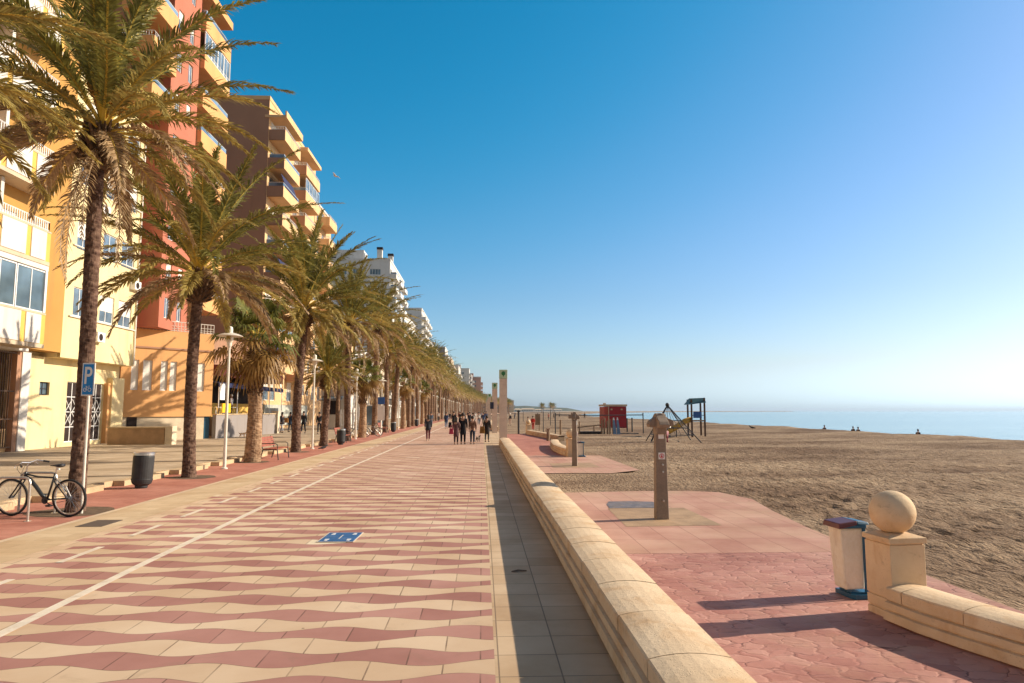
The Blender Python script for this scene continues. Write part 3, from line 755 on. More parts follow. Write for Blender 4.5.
# floor sticker
t = thing('floor_sticker', 'blue rectangular distancing sticker with white figures on the wavy paving', 'floor sign', (-2.22, 11.17, .008), R(-1))
part('white_border', MB().box(-.285,.285,-.405,.405,0,.002), MT['white_line'], t)
part('blue_sheet', MB().box(-.265,.265,-.385,.385,.002,.004), mottle('worn_blue_vinyl', (.045,.14,.33), .5, .2, 5, 30, 0, (.25,.28,.3), .4), t)
for sx, sy in ((-.17,-.25),(.17,-.25),(-.17,.25),(.17,.25)):
    f = MB().prism([(sx+.028*math.cos(a), sy-.045*(1 if sy<0 else -1)+.03*math.sin(a)) for a in [2*PI*i/10 for i in range(10)]], .004, .006)
    f.box(sx-.03,sx+.03,sy-.005,sy+.075,.004,.006) if sy < 0 else f.box(sx-.03,sx+.03,sy-.075,sy+.005,.004,.006)
    part('figure_mark', f, MT['white'], t)
part('arrow_mark', MB().box(-.006,.006,-.16,.16,.004,.006), MT['leafy'] if 'leafy' in MT else MT['white_line'], t)

# ------------------------------------------------------------------ palms
def leaflets(C, T, S, N, ln, wd, ang, vup, droop, rnd):
    """vectorised: one tapered two-piece leaflet per row"""
    ca = np.cos(ang)[:, None]; sa = np.sin(ang)[:, None]; cv = np.cos(vup)[:, None]; sv = np.sin(vup)[:, None]
    d = T*ca+(S*cv+N*sv)*sa
    d /= np.linalg.norm(d, axis=1)[:, None]
    w = np.cross(d, N); w /= np.linalg.norm(w, axis=1)[:, None]+1e-6
    tw = (rnd.rand(len(d))-.5)[:, None]*1.4; w = w*np.cos(tw)+np.cross(d, w)*np.sin(tw)
    ln = ln[:, None]; wd = wd[:, None]; z = np.array([0,0,-1.])
    m = C+d*ln*.5; d2 = d+z*droop[:, None]; d2 /= np.linalg.norm(d2, axis=1)[:, None]
    tip = m+d2*ln*.5
    V = np.stack([C-w*wd*.35, C+w*wd*.35, m+w*wd*.5, m-w*wd*.5, tip], 1).reshape(-1, 3)
    k = np.arange(len(C))*5
    return V, np.stack([k,k+1,k+2,k+3], 1), np.stack([k+3,k+2,k+4], 1)

class Acc:
    def __init__(s): s.V = []; s.F = []; s.M = []; s.n = 0
    def add(s, V, Fs, mi):
        for F in Fs:
            s.F.extend((F+s.n).tolist()); s.M.extend([mi]*len(F))
        s.V.append(V); s.n += len(V)
    def mesh(s, name, mats):
        me = bpy.data.meshes.new(name); me.from_pydata(np.concatenate(s.V).tolist(), [], s.F)
        for m in mats: me.materials.append(m)
        me.polygons.foreach_set('material_index', s.M); me.update(); return me

def frond(acc, rnd, az, e0, L, bend, npair, mi, wd=.034, lmax=.50, base=(0,0,0), r0=.10, stem=3, stemw=.03, twist=0.):
    n = 15; s = np.linspace(0, 1, n)
    az_s = az+twist*s**2; el = e0-bend*s**1.35
    dirs = np.stack([np.cos(az_s)*np.cos(el), np.sin(az_s)*np.cos(el), np.sin(el)], 1)
    P = np.zeros((n, 3)); P[0] = np.array(base)+dirs[0]*r0
    for i in range(1, n): P[i] = P[i-1]+dirs[i]*(L/(n-1))
    # stem as a 3-sided tapering strip
    side = np.stack([-np.sin(az_s), np.cos(az_s), np.zeros(n)], 1); nor = np.cross(dirs, side)*-1
    nor *= np.sign(nor[:, 2:3]+1e-6)*1.0 if False else 1
    w = (stemw*(1-s*.85))[:, None]
    V = np.stack([P+side*w, P-side*w, P-nor*w*1.2], 1).reshape(-1, 3); F = []
    for i in range(n-1):
        a = i*3; F += [[a,a+1,a+4,a+3],[a+1,a+2,a+5,a+4],[a+2,a,a+3,a+5]]
    acc.add(V, [np.array(F)], stem)
    t = np.linspace(.14, .995, npair); t = t+(rnd.rand(npair)-.5)*.6/npair; t = np.clip(t, .12, .998)
    ip = lambda A: np.stack([np.interp(t, s, A[:, k]) for k in range(3)], 1)
    C = ip(P); T = ip(dirs); T /= np.linalg.norm(T, axis=1)[:, None]; S = ip(side); S /= np.linalg.norm(S, axis=1)[:, None]; N = np.cross(S, T)*-1.0
    N = np.where((N[:, 2:3] < 0) & (abs(e0) < 1.4), N, N)
    prof = np.clip(np.minimum((t-.08)/.22, 1), .25, 1)*np.clip((1.04-t)/.42, .36, 1)
    for sg in (-1, 1):
        ln = lmax*prof*(.8+.4*rnd.rand(npair)); wv = wd*(.7+.3*prof)*(.8+.4*rnd.rand(npair))
        ang = np.radians(52-26*t+(rnd.rand(npair)-.5)*16); vup = np.radians(14+(rnd.rand(npair)-.5)*40)
        dr = .25+.5*rnd.rand(npair)
        V, q, tr = leaflets(C, T, S*sg, -N if False else np.cross(T, S)*(-1 if np.cross(T, S)[:, 2].mean() < 0 else 1), ln, wv, ang, vup, dr, rnd)
        acc.add(V, [q, tr], mi)

def date_crown(seed, nf=60, L=4.2, npair=100, wd=.042, low=True, lmax=.47):
    rnd = np.random.RandomState(seed); acc = Acc(); ga = 2.39996
    for i in range(nf):
        q = (i+.5)/nf; az = i*ga+(rnd.rand()-.5)*.35
        e0 = math.radians(86-100*q**.95+(rnd.rand()-.5)*12)
        bend = math.radians(14+50*max(0, math.cos(e0))**.8+(rnd.rand()-.5)*24)
        if q > .72: bend *= .9
        l = L*(.72+.33*math.sin(PI*min(1, q*1.1+.12)))*(.88+.24*rnd.rand())
        mi = 0 if q < .42 else (1 if rnd.rand() < .75 else 0)
        if q > .7: mi = 2 if rnd.rand() < .3 else 1
        if q > .9: mi = 2
        frond(acc, rnd, az, e0, l, bend, npair, mi, wd=wd, base=(0,0,-.25*q), r0=.12, twist=(rnd.rand()-.5)*.6, lmax=lmax)
    return acc.mesh('crown', [MT['leaf1'], MT['leaf2'], MT['leaf3'], MT['rach']])
def dead_fronds(seed, n=6, L=2.6):
    rnd = np.random.RandomState(seed+50); acc = Acc()
    for i in range(n):
        frond(acc, rnd, rnd.rand()*2*PI, math.radians(-28-20*rnd.rand()), L*(.7+.5*rnd.rand()), math.radians(62), 40, 0, wd=.026, lmax=.32, base=(0,0,-.5), r0=.2, stem=0)
    return acc.mesh('dead_fronds', [MT['leaf3']])
def stub_mesh(seed, rad=.30, h=.85, n=90, up=.35):
    rnd = random.Random(seed); m = MB()
    m.lathe([(rad*.72,-h),(rad*.95,-h*.55),(rad*1.0,-h*.2),(rad*.7,.05),(rad*.25,.22)], 14)
    for i in range(n):
        a = i*2.39996; z = -h+(h+.05)*i/n; rr = rad*(.75+.25*math.sin(PI*(i/n)))
        l = .10+.16*rnd.random(); e = R(20+50*i/n)
        d = Vector((math.cos(a)*math.cos(e), math.sin(a)*math.cos(e), math.sin(e))); p = Vector((math.cos(a)*rr, math.sin(a)*rr, z))
        m.tube([p-d*.04, p+d*l*.6, p+d*l+Vector((0,0,.03))], [.045,.036,.018], 4)
    return m
def fruit_mesh(seed):
    rnd = random.Random(seed); m = MB()
    for j in range(9):
        a = rnd.random()*2*PI; e = R(50+25*rnd.random()); L = .55+.35*rnd.random()
        d = Vector((math.cos(a)*math.cos(e), math.sin(a)*math.cos(e), math.sin(e))); p = d*L
        m.tube([(0,0,0), p*.6, p], [.02,.015,.01], 4)
        for k in range(26):
            q = Vector((rnd.gauss(0,1), rnd.gauss(0,1), rnd.gauss(0,.8)-.1)).normalized()*(.18+.14*rnd.random())
            m.tube([p*.85, p+q], [.007,.004], 3)
            m.sphere(p+q, .018, 4)
    return m
def trunk_mesh(h, r0, r1, lean, seed, hi=True, flare=.25):
    rnd = random.Random(seed); dz = .055 if hi else .22; n = 24 if hi else 10; rows = int(h/dz)+1
    V = []; ph = rnd.random()*6
    for i in range(rows+1):
        z = h*i/rows; q = z/h; r = r0+(r1-r0)*q+flare*r0*math.exp(-z/.30)
        cx = lean[0]*q**1.6+.05*math.sin(q*4+ph); cy = lean[1]*q**1.6
        for k in range(n):
            a = 2*PI*k/n
            if hi:
                u = (a*7/(2*PI)+z*2.6+ph) % 1; w = (a*7/(2*PI)-z*4.4+ph) % 1
                b = min(u, 1-u)+min(w, 1-w); rr = r*(1+.11*(b-.5)+rnd.uniform(-.02,.02))
            else: rr = r*(1+rnd.uniform(-.03,.03))
            V.append((cx+rr*math.cos(a), cy+rr*math.sin(a), z))
    F = [(i*n+k, i*n+(k+1)%n, (i+1)*n+(k+1)%n, (i+1)*n+k) for i in range(rows) for k in range(n)]
    m = MB().add(V, F+[tuple(range(rows*n, rows*n+n))]); return m
CR = [date_crown(11), date_crown(12), date_crown(13, 64, 4.0), date_crown(14, 74, 4.0)]
CRM = [date_crown(21, 70, 4.1, 40, .07), date_crown(22, 74, 4.2, 40, .07), date_crown(23, 66, 4.0, 40, .07)]
CRL = [date_crown(31, 56, 4.1, 22, .13), date_crown(32, 52, 4.2, 22, .13)]
DEAD = [dead_fronds(1), dead_fronds(2, 5, 2.2)]
ST = [stub_mesh(1).mesh('old_frond_bases', MT['stubs']), stub_mesh(2, .34, 1.0, 110).mesh('old_frond_bases', MT['stubs']), stub_mesh(3, .3, .8, 24).mesh('old_frond_bases', MT['stubs'])]
FR = fruit_mesh(4).mesh('fruit_stalks', MT['fruit'])
def date_palm(label, x, y, h, seed, crown, scale=1., lean=(0,0), r=.22, hi=True, dead=None, fruit=False, group='date palms lining the promenade', rot=None, z=0):
    t = thing('date_palm', label, 'palm tree', (x, y, z), 0, group)
    rnd = random.Random(seed)
    part('trunk', trunk_mesh(h-.35, r, r*.86, lean, seed, hi), MT['bark'] if hi else MT['bark3'], t)
    top = Vector((lean[0], lean[1], h)); top += Vector((.05*math.sin(4+0), 0, 0))*0
    rz = rot if rot is not None else rnd.random()*6.28
    c = link('crown', crown, t, top); c.scale = (scale,)*3; c.rotation_euler = (rnd.uniform(-.06,.06), rnd.uniform(-.06,.06), rz)
    b = link('old_frond_bases', ST[0 if hi else 2] if r < .25 else ST[1], t, top-Vector((0,0,.15))); b.rotation_euler.z = rz
    if not hi: b.scale = (.9,.9,.9)
    if dead is not None:
        d = link('dead_fronds', DEAD[dead], t, top); d.rotation_euler.z = rz*1.7; d.scale = (scale,)*3
    if fruit: f = link('fruit_stalks', FR, t, top+Vector((0,0,.05)))
    return t

def fan_crown(seed, n=34, Lp=1.0, R1=.85, seg=26):
    rnd = np.random.RandomState(seed); acc = Acc()
    for i in range(n):
        q = (i+.5)/n; az = i*2.39996+(rnd.rand()-.5)*.3; e = math.radians(80-135*q+(rnd.rand()-.5)*14)
        d = np.array([math.cos(az)*math.cos(e), math.sin(az)*math.cos(e), math.sin(e)]); side = np.array([-math.sin(az), math.cos(az), 0.]); nor = np.cross(d, side)*-1
        lp = Lp*(.8+.4*rnd.rand()); b = np.array([0,0,-.45*q]); p1 = b+d*lp
        w = .016
        V = np.array([b+side*w*1.6, b-side*w*1.6, p1-side*w, p1+side*w]); acc.add(V, [np.array([[0,1,2,3]])], 2)
        mi = 0 if q < .55 else 1
        d2 = d+np.array([0,0,-.35]); d2 /= np.linalg.norm(d2); rr = R1*(.85+.3*rnd.rand())
        for k in range(seg):
            a = math.radians(-118+236*k/(seg-1)); u = d2*math.cos(a)+side*math.sin(a); l = rr*(.82+.18*math.cos(a*.8))*(.92+.16*rnd.rand())
            w0 = .012; v = np.cross(u, nor); v /= np.linalg.norm(v); wm = rr*math.radians(236/seg)*.34
            m = p1+u*l*.6+nor*(.04 if k % 2 else -.02); tip = m+(u+np.array([0,0,-.9-.7*rnd.rand()]))*l*.3
            V = np.array([p1-v*w0, p1+v*w0, m+v*wm, m-v*wm, tip]); acc.add(V, [np.array([[0,1,2,3]]), np.array([[3,2,4]])], mi)
    return acc.mesh('crown', [MT['fan1'], MT['fan2'], MT['rach']])
def fan_skirt(seed, n=20, Lp=.65, R1=.55, seg=16):
    rnd = np.random.RandomState(seed); acc = Acc()
    for i in range(n):
        az = i*2.39996; e = math.radians(-35-40*rnd.rand()); z0 = -.3-.7*i/n
        d = np.array([math.cos(az)*math.cos(e), math.sin(az)*math.cos(e), math.sin(e)]); side = np.array([-math.sin(az), math.cos(az), 0.]); nor = np.cross(d, side)
        b = np.array([.15*math.cos(az), .15*math.sin(az), z0]); p1 = b+d*Lp*(.6+.4*rnd.rand()); w = .016
        acc.add(np.array([b+side*w, b-side*w, p1-side*w, p1+side*w]), [np.array([[0,1,2,3]])], 0)
        for k in range(seg):
            a = math.radians(-80+160*k/(seg-1)); u = np.array([0,0,-1.])*math.cos(a)*.8+d*.4*math.cos(a)+side*math.sin(a)*.75; l = R1*(.5+.6*rnd.rand())
            v = np.cross(u, nor); v /= np.linalg.norm(v)+1e-6
            m = p1+u*l*.5+nor*.03*(k % 2); tip = m+(u*.6+np.array([0,0,-.8]))*l*.5
            acc.add(np.array([p1-v*.01, p1+v*.01, m+v*.03, m-v*.03, tip]), [np.array([[0,1,2,3]]), np.array([[3,2,4]])], 0 if k % 3 else 1)
    return acc.mesh('dead_fronds', [MT['fan2'], MT['leaf3']])
FC = [fan_crown(1), fan_crown(2)]; FS = [fan_skirt(1), fan_skirt(2)]
def fan_palm(label, x, y, h, seed, r=.30, scale=1., hi=True, group='date palms lining the promenade'):
    t = thing('fan_palm', label, 'palm tree', (x, y, 0), 0, 'fan palms in the promenade row'); rnd = random.Random(seed)
    n = 22; V = []; rows = 60
    for i in range(rows+1):
        z = h*i/rows; q = z/h
        rr = r*(1.32-.35*min(1, q*1.6)) if q < .56 else r*(.80+.30*math.exp(-((q-.62)/.05)**2)+.12*math.sin(q*40))
        for k in range(n):
            a = 2*PI*k/n; e = 1+(.02*rnd.uniform(-1,1) if q < .5 else .12*math.sin(a*3+z*9)*rnd.random()+.08*rnd.uniform(-1,1))
            V.append((rr*e*math.cos(a)+.04*math.sin(z), rr*e*math.sin(a), z))
    part('trunk', MB().add(V, [(i*n+k,i*n+(k+1)%n,(i+1)*n+(k+1)%n,(i+1)*n+k) for i in range(rows) for k in range(n)]+[tuple(range(rows*n,rows*n+n))]), MT['bark2'], t)
    if hi:
        m = MB()
        for i in range(110):
            a = i*2.39996; z = h*(.52+.46*i/110); p = Vector((math.cos(a)*r*.8, math.sin(a)*r*.8, z)); d = Vector((math.cos(a)*.5, math.sin(a)*.5, .8)).normalized()
            l = .14+.16*rnd.random(); m.tube([p-d*.05, p+d*l*.6+Vector((math.cos(a),math.sin(a),0))*.03, p+d*l], [.05,.04,.012], 4)
        part('old_frond_bases', m, MT['stubs'], t)
    c = link('crown', FC[seed % 2], t, (0,0,h)); c.scale = (scale,)*3; c.rotation_euler.z = rnd.random()*6
    s = link('dead_fronds', FS[seed % 2], t, (0,0,h)); s.scale = (scale,)*3; s.rotation_euler.z = rnd.random()*6
    return t

date_palm('date palm just outside the left edge whose drooping fronds hang into the photo', -8.75, 8.6, 6.6, 90, CR[2], 1.0, dead=0)
date_palm('tallest looking and nearest date palm with an orange fruit cluster, behind the parking sign', -8.12, 14.25, 8.05, 91, CR[0], .97, (.03,.1), .155, dead=0, fruit=True, rot=.4)
date_palm('second date palm, behind the large litter drum, with drooping fronds', -8.85, 21.3, 6.35, 92, CR[1], 1.06, (.06,0), .178, rot=3.4)
fan_palm('fat trunked fan palm with a skirt of dead leaves beside the red bench', -8.95, 27.4, 4.85, 3, .245, 1.05)
date_palm('bushy date palm with a rough trunk just beyond the red bench', -9.0, 33.9, 7.1, 94, CR[3], 1.2, (.2,0), .215, dead=1)
date_palm('short young date palm with a low upright crown beyond the second lamp post', -8.9, 39.5, 4.2, 95, CR[2], .72, (.05,0), .21)
date_palm('tall straight date palm beyond the short young one and the second litter drum', -8.9, 45.9, 7.9, 96, CR[1], 1.1, (0,0), .22, dead=0)
fan_palm('small fan palm with green leaves behind the parked bicycles', -8.9, 51.6, 4.6, 4, .24, .9)
ordn = ['ninth','tenth','eleventh','twelfth','thirteenth','fourteenth','fifteenth','sixteenth','seventeenth','eighteenth']
y = 57.5; i = 0; rp = random.Random(77)
while y < 640:
    far = y > 118; hh = rp.uniform(7.3, 9.7) if y < 330 else rp.uniform(7.5, 9)
    lab = ('%s palm of the promenade row counted from the camera' % ordn[i]) if i < 10 else 'distant palm far down the promenade row, merging with its neighbours'
    grp = 'date palms lining the promenade' if i < 10 else 'distant palms far down the promenade row'
    xx = -8.9+off(y)+rp.uniform(-.15,.15)
    if i in (3, 7): fan_palm(lab, xx, y, 5.2, i, .24, .95, False)
    else:
        date_palm(lab, xx, y, hh, 200+i, (CRL[i % 2] if far else CRM[i % 3]), rp.uniform(1.0, 1.18), (rp.uniform(-.3,.3), 0), .24, hi=False, group=grp, dead=(0 if not far and i % 2 == 0 else None))
    y += 6.4 if y < 400 else 9; i += 1
# a second line of palms on the building side, farther on
y = 70; j = 0
while y < 330:
    fan_palm('fan palm of the row close to the buildings, half hidden behind the promenade palms', -14.5+off(y), y, rp.uniform(4.5, 6.5), j, .22, 1.0, False) if j % 2 else \
    date_palm('date palm of the row close to the buildings, half hidden behind the promenade palms', -14.5+off(y), y, rp.uniform(6, 8), 300+j, CRL[j % 2], 1.0, hi=False, group='palms close to the buildings')
    y += 21; j += 1
# palms standing on the far beach
for k, (px, yy, hh) in enumerate(((53,610,6.2),(57,640,6),(60,600,6.4),(63.5,620,5.8),(67,640,6.3),(20,520,8),(24,640,7))):
    date_palm('lone palm on the far beach, %s of the little group on the horizon' % ('leftmost','second','third','fourth','rightmost','nearest','farthest')[k] if k < 5 else ('dark palm on the horizon just right of the pillars' if k == 5 else 'small palm behind the dark one on the horizon right of the pillars'),
              px, yy, hh, 400+k, CRL[k % 2], 1.0, hi=False, group='palms on the far beach', z=-.35)
# ------------------------------------------------------------------ buildings
WC = {}
def window(parent, x, y, z, w, h, face='x', frame='white', pane='glass', mull=1, trans=0, name='window', shutter=0.):
    """face 'x': looks towards +X; face 'y': looks towards the camera (-Y)"""
    w = round(w, 2); h = round(h, 2); key = (w, h, frame, pane, mull, trans, shutter, name)
    if key not in WC:
        t = .055; m = MB(); m.box(0,t,0,.07,0,h).box(w-t,w,0,.07,0,h).box(t,w-t,0,.07,0,t).box(t,w-t,0,.07,h-t,h)
        for i in range(1, mull+1): c = w*i/(mull+1); m.box(c-.025,c+.025,.005,.065,t,h-t)
        for i in range(1, trans+1): c = h*i/(trans+1); m.box(t,w-t,.008,.062,c-.02,c+.02)
        p = MB().box(t,w-t,.03,.045,t,h-t)
        s = None
        if shutter: s = MB(); [s.box(t,w-t,.012,.028,h-t-.06*(i+1)+.005,h-t-.06*i) for i in range(int(shutter*h/.06))]; s = s.mesh('roller_shutter', MT['shutter'])
        WC[key] = (m.mesh(name, MT[frame]), p.mesh('pane', MT[pane]), s)
    a, b, s = WC[key]; o = link(name, a, parent); pw = ORI[parent.name]
    o.location = Vector((x, y, z))-pw; ORI[o.name] = Vector((x,y,z))
    o.rotation_euler.z = R(90) if face == 'x' else 0 if face == 'y' else math.atan2(face[1], face[0])
    link('pane', b, o)
    if s: link('roller_shutter', s, o)
    return o

def facade(parent, mat, X, Y, width, z0, z1, ops, face='x', depth=.16, name='wall', wins=True, thick=.0):
    """front skin with real window openings; ops = (u0,u1,za,zb,kwargs)"""
    us = sorted({0., width}|{o[0] for o in ops}|{o[1] for o in ops}); zs = sorted({z0, z1}|{o[2] for o in ops}|{o[3] for o in ops})
    ux, uy = (0, 1) if face == 'x' else (1, 0) if face == 'y' else face
    P = lambda u, d, z: (X+ux*u-uy*d, Y+uy*u+ux*d, z)
    m = MB()
    for a, b in zip(us[:-1], us[1:]):
        for c, d in zip(zs[:-1], zs[1:]):
            uc, zc = (a+b)/2, (c+d)/2
            if any(o[0] < uc < o[1] and o[2] < zc < o[3] for o in ops): continue
            m.add([P(a,0,c),P(b,0,c),P(b,0,d),P(a,0,d)], [(0,1,2,3)])
    for o in ops:
        a, b, c, d = o[:4]
        m.add([P(a,0,c),P(b,0,c),P(b,0,d),P(a,0,d),P(a,depth,c),P(b,depth,c),P(b,depth,d),P(a,depth,d)], [(0,1,5,4),(1,2,6,5),(2,3,7,6),(3,0,4,7),(4,5,6,7)])
    ob = part(name, m, mat, parent, True)
    for o in ops:
        kw = o[4] if len(o) > 4 else {}
        if kw is None: continue
        a, b, c, d = o[:4]; p = P(a, depth-.09, c)
        window(parent, p[0], p[1], p[2], b-a, d-c, face, **kw)
    return ob
def core(parent, mat, x0, x1, y0, y1, z0, z1, name='body'):
    return part(name, MB().box(x0,x1,y0,y1,z0,z1), mat, parent, True)
def railing(mb, pts, z0, h, step=.13, r=.012):
    for a, b in zip(pts[:-1], pts[1:]):
        a = Vector(a); b = Vector(b); L = (b-a).length; n = max(1, int(L/step))
        mb.tube([(a.x,a.y,z0+h),(b.x,b.y,z0+h)], r*1.8, 4); mb.tube([(a.x,a.y,z0+.06),(b.x,b.y,z0+.06)], r*1.3, 4)
        for i in range(n+1): p = a.lerp(b, i/n); mb.box(p.x-r,p.x+r,p.y-r,p.y+r,z0,z0+h)
def balcony(parent, mat, xw, xf, y0, y1, zf, par=1.0, slabm=None, rail='glass', name='balcony', t=.12, railh=.35, side=None):
    """slab + parapet that projects from xw to xf; zf = underside"""
    m = MB().box(xw+.003,xf,y0,y1,zf,zf+.18)
    m.box(xf-t,xf,y0,y1,zf+.183,zf+.18+par); m.box(xw+.003,xf-t-.003,y1-t,y1,zf+.183,zf+.18+par)
    if not side: m.box(xw+.003,xf-t-.003,y0,y0+t,zf+.183,zf+.18+par)
    o = part(name, m, mat, parent, True)
    if side: part('side_panel', MB().box(xw+.003,xf-.01,y0-.02,y0+t-.02,zf+.0,zf+.18+par-.02), side, o, True)
    if rail == 'glass':
        g = MB().box(xf-.07,xf-.05,y0+.05,y1-.05,zf+.19+par,zf+.18+par+railh).box(xw+.1,xf-.08,y0+.05,y0+.07,zf+.19+par,zf+.18+par+railh)
        part('glass_guard', g, MT['glassb'], o, True)
        part('handrail', MB().tube([(xw+.1,y0+.06,zf+.2+par+railh),(xf-.06,y0+.06,zf+.2+par+railh),(xf-.06,y1-.05,zf+.2+par+railh)], .022, 5), MT['metal_white'], o, True)
    elif rail == 'bars':
        g = MB(); railing(g, [(xw+.1,y0+.06),(xf-.06,y0+.06),(xf-.06,y1-.06)], zf+.18+par, railh, .16); part('railing', g, MT['white'], o, True)
    return o

# --- B1: yellow house with white panelled bays -----------------------------------
t = thing('apartment_building', 'yellow ochre apartment building with white panelled balcony bays at the left edge', 'building', (-22, 27, .08))
core(t, MT['ochre'], -38, -21.85, 14, 35.85, 4.95, 29)
facade(t, MT['ochre'], -21.58, 14, 21.85, 4.95, 29, [(17.0-14+12.2+.0, 17.9, z, z+1.5, dict(shutter=.5)) for z in (9.6, 13.2, 16.8, 20.4)], name='wall')
core(t, MT['cream'], -38, -23.6, 14, 33.4, .05, 4.79, 'ground_floor')
part('soffit', MB().box(-23.6,-21.6,14,33.4,4.8,4.945), MT['whitewall'], t, True)
fz = [5.05, 8.95, 12.4, 15.95, 19.4, 22.9, 26.3]
for i, z in enumerate(fz):
    xf = -20.5; y0, y1 = 20.0, 32.75
    b = part('bay_slab', MB().box(-21.997,xf,y0,y1,z-.16,z+.02).box(-21.99,xf-.0,y0,y1,z+1.40,z+1.48), MT['beige'], t, True)  # beige in place of white render: shade of the undersides put into the colour
    m = MB().box(xf-.14,xf-.02,y0,y1,z+.023,z+1.397).box(-21.99,xf-.143,y1-.12,y1,z+.023,z+1.397)
    part('parapet_wall', m, MT['yellow'], t, True)
    pm = MB(); ypos = [(21.2,23.0),(23.35,25.1),(25.5,27.3),(27.65,29.05),(29.4,31.0),(31.35,32.4)]
    for a, c in ypos: pm.box(xf-.02,xf+.02,a,c,z+.04,z+1.38)
    part('white_panel', pm, MT['whitewall'], t, True)
    if i == 0:
        # glazed loggia above the parapet
        core(t, MT['curtain'], -21.9, -21.2, 20.2, 31.9, z+1.5, z+3.6, 'inner_curtain')
        for k in range(5): window(t, xf-.05, 22.45+k*2.05, z+1.50, 2.0, 1.95, 'x', 'white', 'glass', 1, 0)
        for k in range(5): pass
        core(t, MT['whitewall'], -21.99, xf-.02, 20, 32.75, z+3.5, z+3.72, 'loggia_roof')
        part('corner_post', MB().box(xf-.16,xf-.01,32.55,32.7,z+1.5,z+3.5), MT['white'], t, True)
        part('planter_band', MB().box(xf-.10,xf-.03,22.0,32.7,z+1.06,z+1.40), MT['glassb'], t, True)
    else:
        g = MB(); railing(g, [(-21.8,y1-.08),(xf-.08,y1-.08),(xf-.08,y0+.08)], z+1.48, .45, .15, .018); part('railing', g, MT['white'], t, True)
        part('divider_wall', MB().box(-21.99,xf-.5,29.9,30.1,z+1.5,z+3.25), MT['whitewall'], t, True)
        window(t, -21.98, 27.0, z+.2, 2.4, 2.5, 'x', 'white', 'glass', 1, 0)
core(t, MT['whitewall'], -22.6, -21.9, 33.5, 34.1, .05, 4.80, 'entrance_pier')
core(t, MT['brown'], -22.3, -21.95, 33.2, 33.495, .05, 4.79, 'brown_jamb')
gt = MB()
for i in range(50):
    yy = 25+i*.16; gt.box(-22.03,-21.99,yy,yy+.03,.3,4.75)
rg = random.Random(5)
for zz in (.3, 1.6, 2.9, 4.7): gt.box(-22.06,-21.97,25,33.15,zz-.03,zz+.03)
for i in range(70): yy = 25+rg.randrange(44)*.16; zz = 2.3+rg.randrange(12)*.2; gt.box(-22.02,-22.0,yy,yy+.16,zz,zz+.2)
part('lattice_gate', gt, simple('bronze_gate', (.10,.055,.03), .5, .2), t, True)
core(t, MT['peach'], -23.5, -23.0, 24, 33.19, .05, 4.78, 'porch_back_wall')
core(t, MT['peach'], -22.9, -22.2, 24, 33.19, .05, 1.15, 'planter_wall')

# --- B2: cream house ---------------------------------------------------------------
t = thing('apartment_building', 'pale cream apartment building with a small barred window and glazed entrance door', 'building', (-22.3, 37, .08))
core(t, MT['cream'], -38, -22.6, 34.11, 43.5, .05, 20)
facade(t, MT['cream'], -22.3, 34.11, 8.9, .05, 4.72, [(1.4,2.2,2.78,3.45,dict(pane='glass',mull=1,trans=1,frame='metal_dark')),(3.7,5.0,.3,3.55,dict(pane='dark',mull=1,trans=3)),(6.1,7.25,.3,3.55,dict(pane='dark',mull=1,trans=3))], depth=.2, name='ground_wall')
for (a, b) in ((3.75,4.33),(4.37,4.95),(6.15,6.66),(6.7,7.2)):
    ya, yb = 34.11+a, 34.11+b
    for za, zb in ((1.2,1.9),(1.9,2.6)):
        dg = MB(); dg.tube([(-22.37, ya, za), (-22.37, yb, zb)], .018, 5).tube([(-22.37, yb, za), (-22.37, ya, zb)], .018, 5)
        part('door_grille', dg, MT['white'], t, True)
part('porch_jamb', MB().box(-22.3,-22.05,41.4,41.65,.05,3.6), MT['orange'], t, True)
part('porch_block', MB().box(-22.297,-21.95,41.67,43.0,.05,3.95), MT['cream'], t, True)
facade(t, MT['cream'], -21.6, 35.86, 7.5, 4.72, 19.6, [(u, u+w_, z, z+1.55, dict(shutter=.55 if (k+int(u)) % 2 else .0, pane='glassb')) for k, z in enumerate((7.0,10.6,14.2,17.4)) for u, w_ in ((.8,1.3),(3.3,1.5),(5.3,1.5))], name='wall')
part('overhang_body', MB().box(-22.6,-21.77,35.86,43.36,4.72,19.6), MT['cream'], t, True)
part('overhang_end', MB().box(-21.765,-21.605,43.3,43.355,4.723,19.597), MT['cream'], t, True)
part('parapet', MB().box(-22.6,-21.50,35.86,43.4,19.6,20.1), MT['cream'], t, True)
for z in (5.1, 8.9, 12.6, 16.0):
    part('window_sill', MB().box(-21.59,-21.5,36.3,43.1,z+1.8,z+1.86), MT['whitewall'], t, True)

for k, (yy, zz) in enumerate(((38.6, 6.0), (42.3, 9.6), (38.4, 13.2), (42.2, 16.6))):
    a = part('air_conditioner', MB().box(-21.598,-21.28,yy,yy+.75,zz-.2,zz+.35), MT['white'], t, True, bevel=.02)
    part('fan_grille', MB().tube([(-21.285,yy+.3,zz+.07),(-21.27,yy+.3,zz+.07)], .2, 12), MT['dark'], a, True)
part('drain_pipe', MB().tube([(-21.52,43.1,4.8),(-21.52,43.1,19.5)], .05, 8), MT['metal_white'], t, True)
# --- bench wall in front ---------------------------------------------------------------
t = thing('planter_bench', 'low brown stone bench wall standing across the pavement before the orange building', 'bench wall', (-20, 40.6, .08))
part('seat_wall', MB().box(-21.1,-17.95,39.8,40.3,.05,1.0), mottle('brown_stone', (.36,.23,.13), .85, .2, 2, 20, .2), t, True, bevel=.02)
part('capping', MB().box(-21.1,-17.92,39.75,40.35,1.0,1.08), MT['kerb'], t, True)
part('end_block', MB().box(-17.91,-17.5,39.75,40.35,.05,1.12), MT['plinth'], t, True, bevel=.02)

